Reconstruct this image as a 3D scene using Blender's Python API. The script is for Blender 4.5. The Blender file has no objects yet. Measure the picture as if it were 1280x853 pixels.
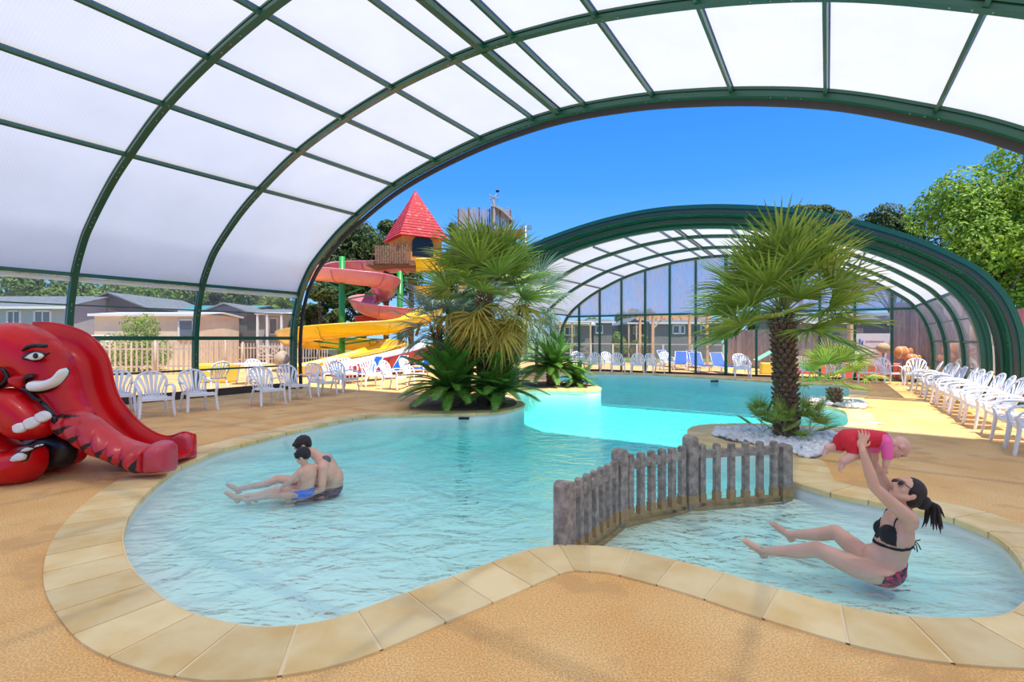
import bpy, bmesh, math, random
from mathutils import Vector, Matrix, noise
from mathutils.geometry import delaunay_2d_cdt
random.seed(7)
sc = bpy.context.scene
col = sc.collection
V = Vector
PI = math.pi
# ---------------------------------------------------------------- place and camera
FPX, EYE, HY = 640.0, 1.6, 423.0
TH = math.atan(394 / 640)
CS, SN = math.cos(TH), math.sin(TH)
def uv(u, v, z=0.0):            # axes of the two pool domes: u across, v along
    return V((u * CS + v * SN, -u * SN + v * CS, z))
def gp(px, py, z=0.0):          # a measured point on a level of known height
    Y = FPX * (EYE - z) / (py - HY)
    return V(((px - 640) / FPX * Y, Y, z))
def pz(px, py, Y):              # a measured point at a known distance
    return V(((px - 640) / FPX * Y, Y, EYE - (py - HY) / FPX * Y))
cam = bpy.data.cameras.new('camera')
cam.lens = 18; cam.sensor_width = 36; cam.shift_y = -3.5 / 1280; cam.clip_end = 500
co = bpy.data.objects.new('camera', cam); col.objects.link(co)
co.location = (0, 0, EYE); co.rotation_euler = (PI / 2, 0, 0)
sc.camera = co
sc.view_settings.view_transform = 'Standard'
sc.view_settings.look = 'None'
sc.view_settings.exposure = 0.45
sc.view_settings.gamma = 1
sc.view_settings.use_curve_mapping = False
sc.cycles.max_bounces = 9; sc.cycles.diffuse_bounces = 4; sc.cycles.transparent_max_bounces = 28
sc.cycles.transmission_bounces = 6; sc.cycles.volume_bounces = 0
sc.cycles.use_denoising = True
# ---------------------------------------------------------------- materials
def mat(name, c, rough=.6, c2=None, scale=8., bump=0., bscale=60., metal=0., spec=.5, detail=3., coat=0., ramp=(.35, .65), island=0., stretch=None, transl=0.):
    m = bpy.data.materials.new(name); m.use_nodes = True
    nt = m.node_tree; n = nt.nodes; L = nt.links
    b = n['Principled BSDF']; out = n['Material Output']
    b.inputs['Base Color'].default_value = (*c, 1); b.inputs['Roughness'].default_value = rough
    b.inputs['Metallic'].default_value = metal; b.inputs['Specular IOR Level'].default_value = spec
    b.inputs['Coat Weight'].default_value = coat
    src = None
    tc = n.new('ShaderNodeTexCoord')
    vec = tc.outputs['Object']
    if stretch:
        mp = n.new('ShaderNodeMapping'); mp.inputs['Scale'].default_value = stretch
        L.new(vec, mp.inputs['Vector']); vec = mp.outputs['Vector']
    if c2:
        t = n.new('ShaderNodeTexNoise'); t.inputs['Scale'].default_value = scale; t.inputs['Detail'].default_value = detail
        L.new(vec, t.inputs['Vector'])
        r = n.new('ShaderNodeValToRGB'); r.color_ramp.elements[0].position = ramp[0]; r.color_ramp.elements[1].position = ramp[1]
        r.color_ramp.elements[0].color = (*c, 1); r.color_ramp.elements[1].color = (*c2, 1)
        L.new(t.outputs['Fac'], r.inputs['Fac']); src = r.outputs['Color']
    if island:
        g = n.new('ShaderNodeNewGeometry')
        mr = n.new('ShaderNodeMapRange'); mr.inputs[3].default_value = 1 - island; mr.inputs[4].default_value = 1 + island
        L.new(g.outputs['Random Per Island'], mr.inputs[0])
        mm = n.new('ShaderNodeVectorMath'); mm.operation = 'SCALE'
        if src: L.new(src, mm.inputs[0])
        else: mm.inputs[0].default_value = c
        L.new(mr.outputs[0], mm.inputs['Scale']); src = mm.outputs[0]
    if src: L.new(src, b.inputs['Base Color'])
    if bump:
        t2 = n.new('ShaderNodeTexNoise'); t2.inputs['Scale'].default_value = bscale; t2.inputs['Detail'].default_value = 2
        L.new(vec, t2.inputs['Vector'])
        bp = n.new('ShaderNodeBump'); bp.inputs['Strength'].default_value = bump; bp.inputs['Distance'].default_value = .02
        L.new(t2.outputs['Fac'], bp.inputs['Height']); L.new(bp.outputs['Normal'], b.inputs['Normal'])
    if transl:
        tr = n.new('ShaderNodeBsdfTranslucent')
        if src: L.new(src, tr.inputs['Color'])
        else: tr.inputs['Color'].default_value = (*c, 1)
        mx = n.new('ShaderNodeMixShader'); mx.inputs[0].default_value = transl
        L.new(b.outputs[0], mx.inputs[1]); L.new(tr.outputs[0], mx.inputs[2]); L.new(mx.outputs[0], out.inputs['Surface'])
    return m
def glass(name, tint=(.93, .95, .95), rough=.02, haze=0.):
    m = bpy.data.materials.new(name); m.use_nodes = True
    nt = m.node_tree; n = nt.nodes; L = nt.links
    n.remove(n['Principled BSDF']); out = n['Material Output']
    t = n.new('ShaderNodeBsdfTransparent'); t.inputs[0].default_value = (*tint, 1)
    g = n.new('ShaderNodeBsdfGlossy'); g.inputs['Roughness'].default_value = rough
    f = n.new('ShaderNodeFresnel'); f.inputs[0].default_value = 1.35
    mx = n.new('ShaderNodeMixShader'); L.new(f.outputs[0], mx.inputs[0]); L.new(t.outputs[0], mx.inputs[1]); L.new(g.outputs[0], mx.inputs[2])
    last = mx
    if haze:
        d = n.new('ShaderNodeBsdfTranslucent'); d.inputs[0].default_value = (.8, .84, .9, 1)
        nz = n.new('ShaderNodeTexNoise'); nz.inputs['Scale'].default_value = 1.3; nz.inputs['Detail'].default_value = 5
        mp = n.new('ShaderNodeMapping'); mp.inputs['Scale'].default_value = (3, 3, .8)
        tc = n.new('ShaderNodeTexCoord'); L.new(tc.outputs['Object'], mp.inputs[0]); L.new(mp.outputs[0], nz.inputs['Vector'])
        mr = n.new('ShaderNodeMapRange'); mr.inputs[1].default_value = .3; mr.inputs[2].default_value = .7
        mr.inputs[3].default_value = haze * .5; mr.inputs[4].default_value = haze
        L.new(nz.outputs['Fac'], mr.inputs[0])
        m2 = n.new('ShaderNodeMixShader'); L.new(mr.outputs[0], m2.inputs[0]); L.new(mx.outputs[0], m2.inputs[1]); L.new(d.outputs[0], m2.inputs[2]); last = m2
    L.new(last.outputs[0], out.inputs['Surface'])
    return m
def polycarbonate(name, T, wave=True):
    m = bpy.data.materials.new(name); m.use_nodes = True
    nt = m.node_tree; n = nt.nodes; L = nt.links
    n.remove(n['Principled BSDF']); out = n['Material Output']
    tc = n.new('ShaderNodeTexCoord')
    mp = n.new('ShaderNodeMapping'); mp.inputs['Rotation'].default_value = (0, 0, TH)
    L.new(tc.outputs['Object'], mp.inputs[0])
    s = n.new('ShaderNodeSeparateXYZ'); L.new(mp.outputs[0], s.inputs[0])
    w = n.new('ShaderNodeMath'); w.operation = 'MULTIPLY'; w.inputs[1].default_value = 2 * PI / .05; L.new(s.outputs['Y'], w.inputs[0])
    sn = n.new('ShaderNodeMath'); sn.operation = 'SINE'; L.new(w.outputs[0], sn.inputs[0])
    nz = n.new('ShaderNodeTexNoise'); nz.inputs['Scale'].default_value = .9; nz.inputs['Detail'].default_value = 6; nz.inputs['Roughness'].default_value = .6
    L.new(mp.outputs[0], nz.inputs['Vector'])
    a = n.new('ShaderNodeMath'); a.operation = 'MULTIPLY_ADD'; a.inputs[1].default_value = .022; a.inputs[2].default_value = .0; L.new(sn.outputs[0], a.inputs[0])
    b = n.new('ShaderNodeMath'); b.operation = 'MULTIPLY_ADD'; b.inputs[1].default_value = .22; L.new(nz.outputs['Fac'], b.inputs[0]); b.inputs[2].default_value = .89
    c = n.new('ShaderNodeMath'); c.operation = 'ADD'; L.new(a.outputs[0], c.inputs[0]); L.new(b.outputs[0], c.inputs[1])
    vm = n.new('ShaderNodeVectorMath'); vm.operation = 'SCALE'; vm.inputs[0].default_value = T; L.new(c.outputs[0], vm.inputs['Scale'])
    t = n.new('ShaderNodeBsdfTranslucent'); L.new(vm.outputs[0], t.inputs[0])
    d = n.new('ShaderNodeBsdfDiffuse'); d.inputs[0].default_value = (.55, .57, .6, 1)
    g = n.new('ShaderNodeBsdfGlossy'); g.inputs['Roughness'].default_value = .3
    a1 = n.new('ShaderNodeMixShader'); a1.inputs[0].default_value = .12; L.new(t.outputs[0], a1.inputs[1]); L.new(d.outputs[0], a1.inputs[2])
    a2 = n.new('ShaderNodeMixShader'); a2.inputs[0].default_value = .05; L.new(a1.outputs[0], a2.inputs[1]); L.new(g.outputs[0], a2.inputs[2])
    tp = n.new('ShaderNodeBsdfTransparent'); tp.inputs[0].default_value = (1, .98, .95, 1)
    a3 = n.new('ShaderNodeMixShader'); a3.inputs[0].default_value = .06; L.new(a2.outputs[0], a3.inputs[1]); L.new(tp.outputs[0], a3.inputs[2])
    L.new(a3.outputs[0], out.inputs['Surface'])
    return m
M = {}
def deck_material():
    m = mat('resin_gravel_deck', (.86, .45, .13), .75, (.94, .57, .21), 1.1, .25, 180)
    nt = m.node_tree; n = nt.nodes; L = nt.links
    b = n['Principled BSDF']; ramp = [x for x in n if x.type == 'VALTORGB'][0]
    tc = [x for x in n if x.type == 'TEX_COORD'][0]
    t = n.new('ShaderNodeTexNoise'); t.inputs['Scale'].default_value = 95; t.inputs['Detail'].default_value = 1; L.new(tc.outputs['Object'], t.inputs['Vector'])
    mr = n.new('ShaderNodeMapRange'); mr.inputs[1].default_value = .3; mr.inputs[2].default_value = .7; mr.inputs[3].default_value = .68; mr.inputs[4].default_value = 1.22
    L.new(t.outputs['Fac'], mr.inputs[0])
    vm = n.new('ShaderNodeVectorMath'); vm.operation = 'SCALE'; L.new(ramp.outputs[0], vm.inputs[0]); L.new(mr.outputs[0], vm.inputs['Scale'])
    # damp patches
    t2 = n.new('ShaderNodeTexNoise'); t2.inputs['Scale'].default_value = 1.7; t2.inputs['Detail'].default_value = 5; L.new(tc.outputs['Object'], t2.inputs['Vector'])
    r2 = n.new('ShaderNodeMapRange'); r2.inputs[1].default_value = .56; r2.inputs[2].default_value = .63; r2.inputs[3].default_value = 0; r2.inputs[4].default_value = .55
    L.new(t2.outputs['Fac'], r2.inputs[0])
    mx = n.new('ShaderNodeMix'); mx.data_type = 'RGBA'; L.new(r2.outputs[0], mx.inputs[0]); L.new(vm.outputs[0], mx.inputs[6]); mx.inputs[7].default_value = (.62, .33, .11, 1)
    L.new(mx.outputs[2], b.inputs['Base Color'])
    return m
M['deck'] = deck_material()
M['coping'] = mat('sandstone_coping', (.86, .66, .32), .6, (.74, .47, .15), 2.6, .1, 40, island=.1, ramp=(.4, .7), detail=5)
M['mortar'] = mat('cream_mortar', (.85, .68, .42), .9)
M['liner'] = mat('pool_liner', (.94, .93, .80), .6, (.9, .91, .78), 1.5)
M['grass'] = mat('lawn_grass', (.12, .22, .04), .95, (.2, .32, .07), 2., .5, 60)
M['soil'] = mat('dark_soil', (.16, .11, .06), .95, (.3, .22, .13), 6, .5, 40)
M['green'] = mat('dark_green_lacquer', (.007, .088, .052), .35, coat=.2)
M['rubber'] = mat('black_rubber', (.035, .033, .035), .6)
M['poly'] = polycarbonate('opal_polycarbonate', (.49, .475, .455))
M['glass'] = glass('clear_pane', (.86, .88, .88), haze=.10)
M['gable_glass'] = glass('reflection_haze_pane', (.7, .74, .8), .05, haze=.8)  # cloudy reflections imitated by streaky pale haze mixed into the pane
M['plastic'] = mat('white_plastic', (.86, .87, .9), .35)
M['red'] = mat('red_gelcoat', (.68, .004, .006), .3, (.56, .004, .008), 2., spec=.3, coat=.12)
M['trunk_red'] = mat('worn_red_gelcoat', (.6, .012, .02), .3, (.64, .07, .08), 6., coat=.15, ramp=(.5, .85))
M['pink_red'] = mat('faded_red_gelcoat', (.6, .05, .07), .3, coat=.15)
M['black'] = mat('black_paint', (.008, .008, .01), .35)
M['white'] = mat('white_paint', (.85, .84, .78), .3)
M['skin'] = mat('skin', (.74, .4, .26), .5, (.78, .45, .31), 7, spec=.4)
M['skin_baby'] = mat('baby_skin', (.74, .42, .32), .5, (.68, .36, .26), 8)
M['hair'] = mat('dark_hair', (.012, .007, .005), .45, (.035, .02, .014), 60, .5, 120, stretch=(3, 3, .4))
M['concrete'] = mat('weathered_concrete', (.24, .19, .15), .9, (.46, .37, .3), 14, .8, 70, detail=6)
M['scum'] = mat('ochre_stained_concrete', (.44, .28, .12), .85, (.36, .22, .1), 20, .5, 60)
M['pebble'] = mat('white_pebble', (.85, .83, .8), .6, island=.12)
M['bark'] = mat('palm_bark', (.12, .07, .04), .95, (.25, .17, .11), 30, .9, 40)
M['frond'] = mat('palm_leaf', (.2, .33, .035), .4, (.34, .44, .07), 5., island=.35, transl=.3)
M['frond_yellow'] = mat('dry_yellow_leaf', (.62, .4, .05), .5, (.5, .42, .08), 4., island=.3, transl=.3)
M['frond_blue'] = mat('grey_green_leaf', (.22, .32, .2), .45, (.34, .42, .3), 5., island=.3, transl=.25)
M['cycad'] = mat('cycad_leaf', (.055, .19, .02), .35, (.14, .3, .04), 5., island=.35, transl=.2)
M['stem'] = mat('green_stem', (.25, .3, .08), .5)
M['leaf_bright'] = mat('bright_leaves', (.2, .34, .02), .55, (.32, .46, .04), .8, island=.45, transl=.35)
M['leaf_mid'] = mat('mid_leaves', (.13, .22, .03), .6, (.2, .29, .05), .8, island=.4, transl=.3)
M['leaf_dark'] = mat('pine_needles', (.05, .09, .018), .7, (.1, .14, .03), .8, island=.45, transl=.2)
M['wood_bark'] = mat('tree_bark', (.1, .075, .055), .95, (.2, .15, .11), 8, .6, 20)
M['yellow'] = mat('yellow_gelcoat', (.9, .6, .01), .3, (.84, .52, .01), 1.2, coat=.4)
M['pink'] = mat('faded_pink_gelcoat', (.76, .28, .34), .35, (.66, .15, .2), .7, coat=.3)
M['crimson'] = mat('crimson_gelcoat', (.42, .015, .03), .35, (.5, .04, .06), 1., coat=.3)
M['post_green'] = mat('bright_green_paint', (.02, .3, .05), .4)
M['roof_red'] = mat('worn_red_shingle', (.5, .02, .025), .7, (.55, .2, .16), 5., .4, 20, ramp=(.55, .72), detail=8)
M['orange'] = mat('orange_render', (.75, .3, .05), .8, (.6, .22, .04), 3.)
M['log'] = mat('brown_logs', (.16, .08, .04), .9, (.3, .18, .1), 9, .6, 20)
M['boards'] = mat('grey_weathered_boards', (.3, .27, .24), .9, (.42, .38, .35), 5, .4, 20, island=.2, stretch=(4, 4, .5))
M['picket_wood'] = mat('pale_picket_wood', (.5, .4, .28), .9, (.6, .5, .38), 6, island=.2)
M['timber'] = mat('fresh_timber', (.6, .4, .2), .8, (.7, .5, .28), 6, stretch=(4, 4, .5))
M['cabin_grey'] = mat('grey_cladding', (.19, .18, .17), .85, (.25, .24, .22), 4, stretch=(1, 1, 14))
M['cabin_dark'] = mat('dark_cladding', (.1, .09, .09), .85, (.14, .13, .12), 4, stretch=(1, 1, 14))
M['cabin_white'] = mat('white_cladding', (.42, .41, .39), .85, (.5, .48, .46), 4, stretch=(1, 1, 14))
M['beige'] = mat('cream_render', (.72, .58, .4), .9, (.78, .64, .46), 2)
M['slate'] = mat('grey_roofing', (.14, .16, .16), .7, (.2, .21, .2), 3)
M['teal'] = mat('teal_roofing', (.05, .28, .25), .6)
M['window'] = mat('dark_window_glass', (.12, .15, .18), .08)
M['frame_white'] = mat('white_window_frame', (.8, .8, .78), .5)
M['blue'] = mat('blue_mesh_fabric', (.01, .12, .62), .6)
M['black_fabric'] = mat('black_bikini_fabric', (.008, .008, .01), .7)
M['bikini_bottom'] = mat('patterned_bikini_fabric', (.6, .04, .04), .6, (.03, .03, .09), 38, ramp=(.45, .52), detail=1)
M['baby_red'] = mat('red_swimsuit_fabric', (.68, .01, .03), .6)
M['baby_pink'] = mat('pink_sleeve_fabric', (.9, .12, .36), .6)
M['trunks_navy'] = mat('navy_swim_trunks', (.01, .015, .06), .7)
M['trunks_blue'] = mat('bright_blue_swim_briefs', (.0, .17, .75), .6)
M['steel'] = mat('grey_steel', (.45, .46, .47), .35, metal=.8)
M['rock'] = mat('sandy_rock', (.55, .45, .32), .9, (.35, .28, .2), 3, .6, 10)
M['coral_red'] = mat('coral_red_paint', (.8, .12, .08), .5)
M['soft_yellow'] = mat('yellow_paint', (.85, .65, .03), .5)
M['soft_orange'] = mat('orange_paint', (.85, .3, .06), .5)
M['lilac_red'] = mat('salmon_mural_paint', (.8, .22, .17), .6, (.75, .27, .22), 2)
M['sign_white'] = mat('sign_white', (.85, .86, .88), .5)
M['sign_blue'] = mat('sign_blue', (.03, .1, .55), .5)
M['sign_red'] = mat('sign_red', (.75, .12, .12), .5)
M['grey_sheet'] = mat('pale_grey_roof_sheet', (.6, .64, .7), .5)
M['tattoo'] = mat('tattoo_ink', (.12, .12, .15), .6)
M['grille'] = mat('pale_grille', (.7, .68, .62), .5)
M['mint'] = mat('mint_green_fabric', (.3, .65, .45), .7)
# ---------------------------------------------------------------- mesh builder
def catmull(pts, n=6, closed=False):
    out = []; N = len(pts)
    rng = range(N) if closed else range(N - 1)
    for i in rng:
        if closed: a, b, c, d = pts[i - 1], pts[i], pts[(i + 1) % N], pts[(i + 2) % N]
        else: a, b, c, d = pts[max(i - 1, 0)], pts[i], pts[i + 1], pts[min(i + 2, N - 1)]
        for k in range(n):
            t = k / n
            out.append(.5 * ((2 * b) + (-a + c) * t + (2 * a - 5 * b + 4 * c - d) * t * t + (-a + 3 * b - 3 * c + d) * t ** 3))
    if not closed: out.append(pts[-1].copy())
    return out
class MB:
    def __init__(s): s.v = []; s.f = []; s.sm = []; s.mi = []; s.cm = 0
    def add(s, vs, fs, smooth=False):
        o = len(s.v); s.v += [V(x) for x in vs]
        s.f += [tuple(i + o for i in f) for f in fs]; s.sm += [smooth] * len(fs); s.mi += [s.cm] * len(fs)
    def box(s, c, d, R=None):
        c = V(c); h = V(d) / 2
        vs = [V((x, y, z)) for x in (-h.x, h.x) for y in (-h.y, h.y) for z in (-h.z, h.z)]
        vs = [c + ((R @ q) if R else q) for q in vs]
        s.add(vs, [(0, 1, 3, 2), (4, 6, 7, 5), (0, 4, 5, 1), (2, 3, 7, 6), (0, 2, 6, 4), (1, 5, 7, 3)])
    def beam(s, a, b, w, h, up=(0, 0, 1)):      # w across, h along up
        a, b = V(a), V(b); t = (b - a)
        L = t.length; t.normalize(); u = V(up); x = t.cross(u)
        if x.length < 1e-4: x = t.cross(V((0, 1, 0)))
        x.normalize(); y = x.cross(t)
        s.box((a + b) / 2, (L, w, h), Matrix((t, x, y)).transposed())
    def tube(s, pts, r, n=10, cap=True, flat=None, up=(0, 0, 1)):
        pts = [V(p) for p in pts]; N = len(pts)
        if not hasattr(r, '__len__'): r = [r] * N
        rings = []; prev = None
        for i, p in enumerate(pts):
            t = (pts[min(i + 1, N - 1)] - pts[max(i - 1, 0)]).normalized()
            if prev is None:
                x = t.cross(V(up))
                if x.length < 1e-3: x = t.cross(V((0, 1, 0)))
                x.normalize()
            else:
                x = prev - t * prev.dot(t)
                if x.length < 1e-4: x = t.cross(V((1, 0, 0)))
                x.normalize()
            prev = x; y = x.cross(t)
            fl = flat or (1, 1)
            rings.append([p + (x * math.cos(2 * PI * k / n) * fl[0] + y * math.sin(2 * PI * k / n) * fl[1]) * r[i] for k in range(n)])
        vs = [q for g in rings for q in g]; fs = []
        for i in range(N - 1):
            for k in range(n):
                fs.append((i * n + k, i * n + (k + 1) % n, (i + 1) * n + (k + 1) % n, (i + 1) * n + k))
        if cap: fs += [tuple(range(n))[::-1], tuple((N - 1) * n + k for k in range(n))]
        s.add(vs, fs, True)
    def ell(s, c, r, R=None, n=14, m=9):
        c = V(c); vs = [V((0, 0, r[2]))]; 
        for i in range(1, m):
            a = PI * i / m
            for k in range(n):
                b = 2 * PI * k / n
                vs.append(V((r[0] * math.sin(a) * math.cos(b), r[1] * math.sin(a) * math.sin(b), r[2] * math.cos(a))))
        vs.append(V((0, 0, -r[2])))
        fs = [(0, 1 + k, 1 + (k + 1) % n) for k in range(n)]
        for i in range(m - 2):
            for k in range(n):
                fs.append((1 + i * n + k, 1 + (i + 1) * n + k, 1 + (i + 1) * n + (k + 1) % n, 1 + i * n + (k + 1) % n))
        e = len(vs) - 1; b0 = 1 + (m - 2) * n
        fs += [(e, b0 + (k + 1) % n, b0 + k) for k in range(n)]
        s.add([c + ((R @ q) if R else q) for q in vs], fs, True)
    def cap(s, a, ra, b, rb, n=14):             # tapered limb piece
        s.ell(a, (ra,) * 3, None, n, 8); s.ell(b, (rb,) * 3, None, n, 8); s.tube([a, b], [ra, rb], n)
    def sweep(s, sec, frames, closed=True, smooth=False, caps=True):
        # sec: 2D points; frames: (origin, xaxis, yaxis)
        n = len(sec); vs = []
        for o, x, y in frames: vs += [o + x * a + y * b for a, b in sec]
        fs = []; m = n if closed else n - 1
        for i in range(len(frames) - 1):
            for k in range(m):
                fs.append((i * n + k, (i + 1) * n + k, (i + 1) * n + (k + 1) % n, i * n + (k + 1) % n))
        if closed and caps: fs += [tuple(range(n)), tuple((len(frames) - 1) * n + k for k in range(n))[::-1]]
        s.add(vs, fs, smooth)
    def prism(s, poly, z0, z1, smooth=False):   # poly: list of 2D (x,y) points, counter-clockwise
        n = len(poly)
        vs = [V((p[0], p[1], z0)) for p in poly] + [V((p[0], p[1], z1)) for p in poly]
        s.add(vs, [tuple(range(n))[::-1], tuple(range(n, 2 * n))] + [(i, (i + 1) % n, n + (i + 1) % n, n + i) for i in range(n)], smooth)
    def mesh(s, name, mats):
        me = bpy.data.meshes.new(name)
        me.from_pydata([tuple(q) for q in s.v], [], s.f)
        for m in (mats if isinstance(mats, (list, tuple)) else [mats]): me.materials.append(m)
        me.polygons.foreach_set('use_smooth', s.sm)
        me.polygons.foreach_set('material_index', s.mi)
        me.update(); return me
    def build(s, name, mats, parent=None, at=None):
        return obj(name, s.mesh(name, mats), parent, at)
def obj(name, me, parent=None, at=None):
    o = bpy.data.objects.new(name, me); col.objects.link(o)
    if parent is not None:
        o.parent = parent
        if at is None:                          # mesh is in world coordinates
            q = parent; off = V((0, 0, 0))
            while q is not None: off += q.location; q = q.parent
            o.location = -off
    if at is not None: o.location = at
    return o
def tag(o, label=None, cat=None, group=None, kind=None):
    if label: o['label'] = label
    if cat: o['category'] = cat
    if group: o['group'] = group
    if kind: o['kind'] = kind
    return o
def thing(name, loc, label, cat, group=None, rz=0, kind=None):
    o = bpy.data.objects.new(name, None); col.objects.link(o); o.empty_display_size = .1
    o.location = loc; o.rotation_euler = (0, 0, rz)
    return tag(o, label, cat, group, kind)
KIDS = {}
def copy_tree(o, parent=None):
    c = o.copy(); col.objects.link(c)
    if parent is not None: c.parent = parent
    for ch in [x for x in o.children]:
        copy_tree(ch, c)
    return c
def bevel(o, w=.01, seg=2):
    b = o.modifiers.new('bevel', 'BEVEL'); b.width = w; b.segments = seg; b.limit_method = 'ANGLE'; return o
def in_poly(p, poly):
    c = False; j = len(poly) - 1; x, y = p[0], p[1]
    for i in range(len(poly)):
        xi, yi = poly[i][0], poly[i][1]; xj, yj = poly[j][0], poly[j][1]
        if (yi > y) != (yj > y) and x < (xj - xi) * (y - yi) / (yj - yi) + xi: c = not c
        j = i
    return c
def seg_dist(p, poly):
    best = 1e9; n = len(poly); px, py = p
    for i in range(n):
        ax, ay = poly[i][0], poly[i][1]; bx, by = poly[(i + 1) % n][0], poly[(i + 1) % n][1]
        dx, dy = bx - ax, by - ay; L = dx * dx + dy * dy
        t = 0 if L == 0 else max(0, min(1, ((px - ax) * dx + (py - ay) * dy) / L))
        d = (ax + t * dx - px) ** 2 + (ay + t * dy - py) ** 2
        if d < best: best = d
    return math.sqrt(best)
def cdt(loops, extra=()):                      # triangulate with constraint loops and loose points
    pts = []; edges = []
    for lp in loops:
        o = len(pts); pts += [V((p[0], p[1])) for p in lp]; n = len(lp)
        edges += [(o + i, o + (i + 1) % n) for i in range(n)]
    pts += [V((p[0], p[1])) for p in extra]
    r = delaunay_2d_cdt(pts, edges, [], 0, 1e-5)
    return r[0], r[2]
def pillow(mb, outline, Y0, t, r, back=.3, step=.05, extra=None, smooth_n=4):
    """Rounded solid whose side outline is given in (X, Z), at distance Y0, bulging t towards the viewer side."""
    poly = catmull([V((p[0], p[1])) for p in outline], smooth_n, True) if smooth_n > 1 else [V(p) for p in outline]
    xs = [p[0] for p in poly]; zs = [p[1] for p in poly]
    ex = []; x = min(xs) + step / 2; row = 0
    while x < max(xs):
        z = min(zs) + step / 2 * (1 + row % 2)
        while z < max(zs):
            if in_poly((x, z), poly) and seg_dist((x, z), poly) > step * .35: ex.append((x, z))
            z += step
        x += step * .87; row += 1
    # extra rings near the edge so that the rounding is smooth
    vs, fs = cdt([poly], ex)
    tri = []
    for f in fs:
        c = sum((vs[i] for i in f), V((0, 0))) / len(f)
        if in_poly(c, poly): tri.append(f)
    d = [seg_dist(p, poly) for p in vs]
    def h(k):
        q = min(d[k] / r, 1.0); a = math.sqrt(max(0, 1 - (1 - q) ** 2))
        return a * (1 + (extra(vs[k][0], vs[k][1]) if extra else 0))
    front = [V((p[0], Y0 - t * h(k), p[1])) for k, p in enumerate(vs)]
    bk = [V((p[0], Y0 + t * back * h(k), p[1])) for k, p in enumerate(vs)]
    n = len(vs)
    mb.add(front + bk, [tuple(f) for f in tri] + [tuple(i + n for i in f)[::-1] for f in tri], True)
def weld(o, dist=1e-4):
    me = o.data; bm = bmesh.new(); bm.from_mesh(me); bmesh.ops.remove_doubles(bm, verts=bm.verts, dist=dist)
    bmesh.ops.recalc_face_normals(bm, faces=bm.faces); bm.to_mesh(me); bm.free(); return o
def remeshed(mb, name, mats, voxel=.008, smooth=5, parent=None):
    me = mb.mesh(name, mats)
    o = bpy.data.objects.new('tmp', me); col.objects.link(o)
    r = o.modifiers.new('r', 'REMESH'); r.mode = 'VOXEL'; r.voxel_size = voxel; r.use_smooth_shade = True
    s = o.modifiers.new('s', 'SMOOTH'); s.factor = .5; s.iterations = smooth
    dg = bpy.context.evaluated_depsgraph_get()
    new = bpy.data.meshes.new_from_object(o.evaluated_get(dg), depsgraph=dg)
    bpy.data.objects.remove(o); new.name = name
    new.polygons.foreach_set('use_smooth', [True] * len(new.polygons))
    if not new.materials:
        for m in (mats if isinstance(mats, (list, tuple)) else [mats]): new.materials.append(m)
    return obj(name, new, parent)
def garment(body, name, pred, m, parent, off=.005):
    me = body.data; off_o = V((0, 0, 0)); q = body
    vs = {}; verts = []; faces = []
    for p in me.polygons:
        if pred(p.center):
            f = []
            for i in p.vertices:
                if i not in vs:
                    vs[i] = len(verts); v = me.vertices[i]; verts.append(v.co + v.normal * off)
                f.append(vs[i])
            faces.append(f)
    new = bpy.data.meshes.new(name); new.from_pydata([tuple(x) for x in verts], [], faces); new.materials.append(m)
    new.polygons.foreach_set('use_smooth', [True] * len(new.polygons))
    o = obj(name, new, parent)
    sd = o.modifiers.new('thick', 'SOLIDIFY'); sd.thickness = off * .9; sd.offset = -1
    return o
# ================================================================ GROUND AND POOL
P_px = [(708,684),(674.5,687),(637,698),(601,711.5),(561,726),(515.5,742),(460,763),(432,773),(391,783),(341,788),(308,787),(267,779),(225.5,765.6),(196.5,748),(163,715),(151,686),(152,661),(163.4,636.5),(188,610),(221,585),(246,574.5),(271,564),(308,554),(350,543),(416,528),(460,520.7),(480,519.5),(520,518.5),(580,518),(620,516),(640,512.5),(652,508.5),(655,505),(645,498),(641,492),(655,487.8),(705,488),(735,488.6),(747,487.5),(751,485.3),(742,482),(730,480.5),(700,477),(692,470),(719,466.8),(774,467),(840,469.5),(880,471.6),(990,478.7),(1040,481),(1057,483),(1062,488),(1060,496),(1030,498.5),(990,498),(973,500.5),(990,503.7),(1015,506),(1053,513),(1061,522),(1055,534),(1000,533),(940,530.5),(915,530.5),(877.5,532),(861,538),(870,551),(905,560),(950,564),(980,572),(988,594)]
W_px = [(988,594),(994.7,603),(1018.7,610.5),(1046,618.4),(1080.6,625.3),(1130,635),(1183.7,646),(1218,658),(1245.6,670),(1266,685.5),(1282,706),(1290,728),(1290,750),(1262,772),(1208,777),(1154.5,775.5),(1106,770.7),(1051,760),(995,745),(943,731),(897,717),(850,704.6),(804,694),(760,686),(708,684)]
def crv(px, n=5): return [V((q.x, q.y)) for q in catmull([gp(*p) for p in px], n)]
mainc = crv(P_px); wadec = crv(W_px)
PO = [V((.40, 3.99)), V((1.03, 4.89)), V((1.87, 5.37)), V((2.99, 5.62))]   # fence posts
mainc[0] = wadec[-1] = V((.36, 3.93)); 
tie = mainc[-1].copy(); wadec[0] = tie.copy()
main_poly = mainc + [PO[3], PO[2], PO[1], PO[0]]
wade_poly = wadec[:-1] + [PO[0], PO[1], PO[2], PO[3]]
outline = mainc + wadec[1:-1]        # whole shore
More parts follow.
